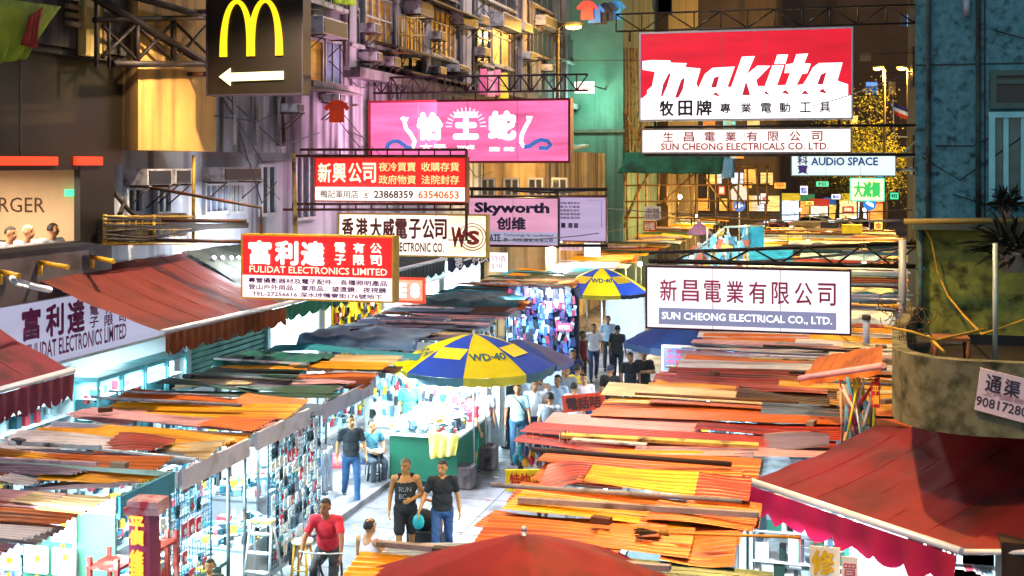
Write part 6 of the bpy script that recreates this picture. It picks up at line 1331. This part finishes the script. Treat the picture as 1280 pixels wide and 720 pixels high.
m = MB(); m.bx(PY(30, 640, 12.5).x, PY(145, 640, 12.5).x, 12.48, 12.52, .4, 2.36); solo(m.build('stall_screen', M('5fa888', .5, 0, .1, 1.5)), 'mint green panel closing the end of the nearest stall', 'panel')
lamp('AREA', PY(70, 660, 11.6), 70, (.8, .95, 1), None, .6, (math.radians(75), 0, 0))
# red slotted shelf and LED pillar sign
def shelf(px0, px1, D, zt, label):
    a, b = PD(px0, 660, D), PD(px1, 660, D); t = thing('slotted_shelf', label, 'shelf', (a.x, a.y, .12)); RM = M('a03a34', .6, .2, .3, 6, 'd8a8a0', .4); xw = b.x-a.x
    for x in (a.x, b.x):
        for y_ in (a.y, a.y+.4): m = MB(); m.bx(x-.025, x+.025, y_-.025, y_+.025, .12, zt); m.build('post', RM, t)
    for z in (.5, .95, 1.4, zt-.1):
        m = MB(); m.bx(a.x-.03, b.x+.03, a.y-.03, a.y+.43, z-.03, z); m.build('shelf_board', RM, t)
        if z < zt-.2:
            m = MB()
            for k in range(7): m.ball((R.uniform(a.x+.06, b.x-.06), a.y+R.uniform(.05, .3), z+.09), (R.uniform(.05, .1), .08, R.uniform(.06, .1)), M(R.choice(('26282c', '60646a', 'd8dce0', '3a3c44', '90a4b0')), .5), 1)
            tag(m.build('goods', None, t), None, None, None, 'stuff')
    return t
shelf(112, 152, 13.8, 1.98, 'red slotted metal shelf with cable coils next to the lit pillar sign'); shelf(186, 199, 14.0, 2.12, 'narrow red shelf with yellow boxes behind the lit pillar sign')
q = PD(174, 720, 13.4); t = thing('pillar_sign', 'purple pillar sign with glowing orange characters at the near stall', 'sign', (q.x, q.y, .12)); za = PD(174, 644, 13.4).z
m = MB(); m.bx(q.x-.13, q.x+.13, q.y, q.y+.2, .12, za); m.build('casing', M('8a2c50', .4, .2, .15, 3), t)
for k, ch in enumerate('平價修理'): text(ch, (q.x-.03, q.y-.008, PD(172, 655+k*17+(8 if k > 1 else 0), 13.4).z), .17, .155, E('ff8a28', 2.6, 0), t, off=.06)
m = MB(); m.box((q.x+.02, q.y+.12, za+.05), (.4, .34, .08), None, rz=.2); m.box((q.x+.05, q.y+.1, za+.13), (.36, .3, .07), None, rz=.1); solo(m.build('flat_box', M('c8a0a8', .5, 0, .4, 6, 'c02838', .5)), 'flat printed boxes lying on top of the lit pillar sign', 'box')
# step ladder
p = V((-7.98, 15.6, .12)); t = thing('step_ladder', 'silver step ladder standing by the mesh panels', 'ladder', p); AL = M('c8ccd0', .3, .8, .1, 4)
for x in (-.2, .2): m = MB(); m.tube([p+V((x*1.1, 0, 0)), p+V((x*.8, .25, 1.2))], .022, None, 6); m.build('leg', AL, t); m = MB(); m.tube([p+V((x*1.1, .6, 0)), p+V((x*.8, .3, 1.18))], .018, None, 6); m.build('leg', AL, t)
for k in range(4): m = MB(); z = .25+k*.26; m.box(p+V((0, .21*z, z)), (.38-.03*k, .1, .025)); m.build('step', AL, t)
m = MB(); m.box(p+V((0, .28, 1.21)), (.34, .16, .03)); m.build('top', M('e0c848', .5), t)
def stool(px, py, hgt, r, lc, sc, label):
    p = at(px, py); t = thing('stool', label, 'stool', p); m = MB(); m.tube([p+V((0, 0, hgt)), p+V((0, 0, hgt+.04))], r, None, 20); m.build('seat', sc, t)
    for k in range(4): a = math.pi/4+k*math.pi/2; m = MB(); m.tube([p+V((r*1.15*math.cos(a), r*1.15*math.sin(a), 0)), p+V((r*.75*math.cos(a), r*.75*math.sin(a), hgt))], .02, None, 6); m.build('leg', lc, t)
    m = MB(); z = hgt*.35; rr = r*1.0; m.tube([p+V((rr*math.cos(math.pi/4+k*math.pi/2), rr*math.sin(math.pi/4+k*math.pi/2), z)) for k in range(5)], .012, None, 5); m.build('stretcher', lc, t)
stool(378, 728, .62, .17, M('d8a018', .5, 0, .15, 4), M('d8c8a0', .5), 'yellow wooden stool beside the cyclist'); stool(470, 607, .68, .17, M('1c2430', .5), M('c4d0d8', .4), 'tall dark legged stool with a pale seat by the green counter')
# steel flasks and boxes behind the mesh
for k, (px, py) in enumerate(((394, 626), (406, 626), (412, 620))):
    p = at(px, py); m = MB(); m.lathe((p.x, p.y, .1), [(.06, 0), (.06, .75), (.045, .8), (.045, .88)], None, 14); solo(m.build('steel_tube', M('b8bcc4', .2, .9, .1, 3)), ('first', 'second', 'third')[k]+' upright shiny steel tube by the striding man', 'steel tube', 'steel tubes by the aisle')
for k, (px, py, c, lb) in enumerate(((418, 590, 'e04858', 'pink plastic bag on the ground behind the striding man'), (402, 598, '203060', 'dark blue bag at the foot of the bright stall'))):
    p = at(px, py); m = MB(); m.ball((p.x, p.y, .2), (.24, .2, .2)); solo(m.build('bag', M(c, .5, 0, .3, 6)), lb, 'bag')
t = thing('goods_shelf', 'white shelf of boxed packets in the gap beside the wavy pink valance', 'shelf', (-.35, 15.4, .12)); SW = M('dfe4ea', .5)
for x in (-.98, .28): m = MB(); m.bx(x-.02, x+.02, 15.3, 15.75, .12, 2.3, SW); m.build('side_panel', None, t)
for z in (.4, .78, 1.16, 1.54, 1.92, 2.28): m = MB(); m.bx(-.96, .26, 15.3, 15.75, z-.02, z, SW); m.build('shelf_board', None, t)
m = MB(); P = [M(c, .5) for c in ('e8ecf0', 'f0f0f0', '2a7a68', 'c8d4dc', '98b0bc', 'c03840', '1c3c34', 'e8e0c8', '304858')]
for k in range(140): x = R.uniform(-.94, .1); z = R.choice((.4, .78, 1.16, 1.54, 1.92)); m.bx(x, x+R.uniform(.05, .16), 15.3+R.uniform(0, .08), 15.6, z, z+R.uniform(.1, .33), R.choice(P))
tag(m.build('goods', None, t), None, None, None, 'stuff')
# broom on the near roofs
p0, p1 = PZ(812, 671, 2.66), PZ(1000, 678, 2.8); t = thing('broom', 'straw broom with a yellow handle lying on the orange roofs', 'broom', p0); m = MB()
m.tube([p0+V((.12, 0, .05)), p1+V((0, 0, .05))], .016, None, 6); m.build('handle', M('c88a28', .6, 0, .2, 4), t)
m = MB(); m.tube([p0+V((.10, 0, .05)), p0+V((.2, 0, .05))], .03, None, 8); m.build('binding', M('8a6a20'), t)
m = MB()
for k in range(60): a = R.uniform(-.1, .1); m.tube([p0+V((.12, 0, .05)), p0+V((-.12+R.uniform(-.04, .05), a-.03, .03+R.uniform(0, .05)))], .004, None, 4, False)
m.build('bristles', M('3a2c18', .9), t)
# goods under the near orange roofs, facing the aisle
for k in range(46):
    px = R.uniform(642, 735); py = R.uniform(562, 585); q = PY(px, py, 16.4+R.uniform(0, .3)); m = MB(); m.ball(q, (.05, .04, R.uniform(.06, .12)), None, 1); m.tube([q+Z1*.05, q+Z1*.3], .004, None, 4)
    c = R.choice(('c82030', '2848a0', 'e8e8f0', 'e0a020', '181c28', '30a0b8')); tag(solo(m.build('hanging_trinket', M(c, .4)), 'small coloured trinket hanging under the orange roof above the yellow banner', 'trinket'), None, None, 'trinkets under the orange roof')
# bundle of poles and furled umbrellas by the canopy
t = thing('pole_bundle', 'bundle of sticks and furled umbrellas leaning under the small orange awning', 'poles', PD(1070, 540, 16.6)); m = MB(); P = [M(c, .6) for c in ('e8d8c8', 'c0a080', 'e8e8f0', '8a6040', 'c83040', 'd8c830', '60a0c0')]
for k in range(46):
    a = PD(1052+R.uniform(0, 45), 545+R.uniform(-15, 20), 16.8+R.uniform(0, .5)); b = PD(1050+R.uniform(0, 50), 480+R.uniform(-10, 25), 17+R.uniform(0, .5)); m.tube([a, b], R.uniform(.012, .03), R.choice(P), 5)
tag(m.build('poles', None, t), None, None, None, 'stuff')
board('banner', 1089, 478, 1100, 510, 17.2, 'red hanging banner with orange characters next to the canopy', M('c81c14', .7), '平\n價', E('f0a020', .8, 0), .02)
# white capped post
q = PZ(1083, 436, 2.55); m = MB(); m.tube([q-Z1*.3, q+Z1*.62], .075, M('d8dce6', .4, .1), 12); m.tube([q+Z1*.62, q+Z1*.72], .09, M('4a4038', .6), 12); solo(m.build('vent_post', None), 'stubby white post with a dark cap rising from the roofs by the canopy', 'post')
# wares under the big red awning
t = thing('hanging_banner', 'white banner with yellow characters under the wavy pink valance', 'banner', PD(1030, 700, 13.2)); a = PD(1012, 700, 13.2); b = PD(1050, 700, 13.2)
m = MB(); m.bx(a.x, b.x, a.y, a.y+.02, 1.2, 2.3); m.build('sheet', M('f0ece0', .7), t)
for k, ch in enumerate('修理手'): text(ch, ((a.x+b.x)/2-.02, a.y-.006, 2.13-k*.3), .24, .26, M('e0b818', .6), t, off=.03)
t = thing('hanging_banner', 'white banner with red characters next to the yellow lettered one', 'banner', PD(1065, 700, 13.0)); a = PD(1052, 700, 13); b = PD(1072, 700, 13)
m = MB(); m.bx(a.x, b.x, a.y, a.y+.02, 1.2, 2.25); m.build('sheet', M('f0ece8', .7), t)
for k, ch in enumerate('買賣機'): text(ch, ((a.x+b.x)/2, a.y-.006, 2.08-k*.28), .15, .2, M('d04050', .6), t, off=.0)
lamp('AREA', (.6, 15.2, 2.35), 260, (.85, .95, 1), None, 1.4); lamp('AREA', (2.4, 15.6, 2.5), 200, (.85, .95, 1), None, 1.2)
t = thing('goods_rack', 'white rack of clothes and boxes inside the shop under the big red awning', 'rack', (2.0, 15.8, .12)); m = MB(); P = [M(c, .6) for c in ('e0e6ea', 'c8d4dc', 'f0f0f4', '8aa8b8', 'd8c8c8', 'a03848', 'e8e4d8')]
m.bx(1.15, 2.25, 16.4, 16.44, .15, 3.1, M('dfe5ea'))
for k in range(9): m.bx(1.2, 2.2, 16.0, 16.4, .2+k*.32, .22+k*.32, M('e8ecf0'))
for k in range(240): x, z = R.uniform(1.2, 2.1), .22+R.randrange(9)*.32; m.bx(x, x+R.uniform(.05, .16), 15.95, 16.2, z, z+R.uniform(.1, .26), R.choice(P))
m.build('shelving', None, t)
t = thing('slatted_door', 'pale slatted shutter behind the wavy pink valance', 'shutter', (.2, 16.4, .12)); m = MB()
for k in range(26): m.box((.2, 16.4, .3+k*.09), (1.5, .04, .075), None, rx=.3)
m.build('slats', M('c4ccd8', .5, .2), t)
a = PD(1252, 700, 11.9); b = PD(1292, 700, 11.9); m = MB(); m.bx(a.x, b.x, a.y, a.y+.5, 0, 2.75); solo(m.build('timber_post', M('2e1c10', .8, 0, .3, 3, '120a06', .5, True)), 'dark brown boxed post at the end of the big red awning', 'post')
# clutter on the rounded canopy
YC = M('b08a20', .6); t = thing('loose_cable', 'yellow cables trailing over the floor of the rounded canopy', 'cable', (2, 15, 4)); m = MB()
for pts in ([(1150, 275, 17.9), (1164, 300, 17.9), (1172, 340, 17.9), (1185, 370, 17.6), (1205, 395, 16.8), (1228, 418, 15.5), (1280, 400, 15.5)], [(1106, 408, 14.2), (1140, 415, 14), (1170, 425, 14), (1230, 412, 14.6)], [(1160, 420, 14.2), (1180, 440, 13.6)]): m.tube([PY(*q) for q in pts], .016, None, 6)
m.build('cable', YC, t)
t = thing('cable_tangle', 'tangle of dry brown cables heaped at the canopy corner', 'cable tangle', PY(1130, 420, 14.6)); m = MB(); c = PY(1128, 396, 14.8)
for k in range(26):
    a0 = R.uniform(0, 6); r = R.uniform(.06, .17); ax_ = V((R.uniform(-1, 1), R.uniform(-1, 1), R.uniform(-1, 1))).normalized(); u = ax_.orthogonal().normalized(); v = ax_.cross(u); cc = c+V((R.gauss(0, .12), R.gauss(0, .1), R.gauss(0, .12)))
    m.tube([cc+u*r*math.cos(a0+i*.5)+v*r*math.sin(a0+i*.5) for i in range(8)], .005, None, 4, False)
m.build('coils', M('5a4420', .8, 0, .3, 4, '3a2810', .5), t)
q = PY(1188, 430, 15.6); t = thing('plastic_stool', 'brown worn stool with an arched side on the canopy floor', 'stool', (q.x, q.y, 3.95)); m = MB(); b = V((q.x, q.y, 3.95))
m.box(b+V((0, 0, .42)), (.42, .36, .04)); m.build('seat', M('7a4a20', .7, 0, .3, 4), t)
for a in (-.18, .18):
    for e in (-.15, .15): m = MB(); m.tube([b+V((a*1.1, e*1.1, 0)), b+V((a, e, .42))], .03, None, 6); m.build('leg', M('6a4020', .7, 0, .3, 4), t)
m = MB(); m.tube([PY(1244, 304, 15.5), V((PY(1244, 438, 15.5).x, 15.5, 3.95))], .03, None, 8); solo(m.build('pipe_post', M('a8b8b0', .4, .3, .2, 5)), 'upright grey pipe on the rounded canopy', 'pipe')
m = MB(); m.tube([PY(1130, 277, 17.4), PY(1300, 275, 17.4)], .04, None, 8); solo(m.build('bamboo_pole', M('8a7a38', .6, 0, .3, 3)), 'long pole lying across the teal wall above the canopy', 'pole')
def plant(px, py, Y_, s, label, n=220):
    c = PY(px, py, Y_); t = thing('potted_plant', label, 'plant', c); m = MB(); m.lathe((c.x, c.y, c.z), [(.1*s, 0), (.14*s, .2*s), (.15*s, .22*s)], None, 12); m.build('pot', M('a8a090', .7, 0, .2, 4), t); m = MB()
    for k in range(n):
        a = R.uniform(0, 6.28); e = R.uniform(.1, 1.3); l = s*R.uniform(.2, .72); d = V((math.cos(a)*math.cos(e), math.sin(a)*math.cos(e), math.sin(e))); b0 = c+Z1*.2*s+d*l*.4; u = d.cross(Z1).normalized()*R.uniform(.02, .05)*s; q0 = c+Z1*.2*s+d*l*R.uniform(.2, .6)+V((R.gauss(0, .05), R.gauss(0, .05), R.gauss(0, .05)))*s; q1 = c+Z1*.2*s+d*l-Z1*R.uniform(.0, .25)*s; b0 = q0.lerp(q1, .5)+Z1*.03*s; m.poly([q0, b0+u, q1, b0-u])
    m.build('foliage', M('0c180c', .6, 0, .5, 4), t)
plant(1258, 272, 17.4, .62, 'small potted plant on the ledge below the teal window'); plant(1266, 340, 16.6, 1.15, 'dark bushy plant in the shade above the canopy', 160)
# finials: hanging cables of bulbs over the left aisle
m = MB(); q = PX(18, 352, -10.8); m.tube([PX(14, 346, -12.3), q, PX(62, 362, -10.9)], .05, M('e0e4ec', .3, .4), 8); solo(m.build('folded_strut', None), 'white folded awning arm between the two red awnings', 'arm')
for k, (a, b) in enumerate((((0, 339), (24, 345)), ((50, 328), (85, 334)), ((115, 321), (142, 327)))):
    m = MB(); m.tube([PX(*a, -12.3), PX(*b, -11.6)], .04, None, 6); m.tube([PX(*a, -12.3)-Z1*.2, PX(*a, -12.3)], .04, None, 6); solo(m.build('yellow_bracket', M('d8a010', .5)), ('yellow bracket at the near edge above the red awnings', 'yellow bracket in the middle above the red awnings', 'yellow bracket nearest the white wall above the red awnings')[k], 'bracket')

bpy.data.scenes.remove(TMP)
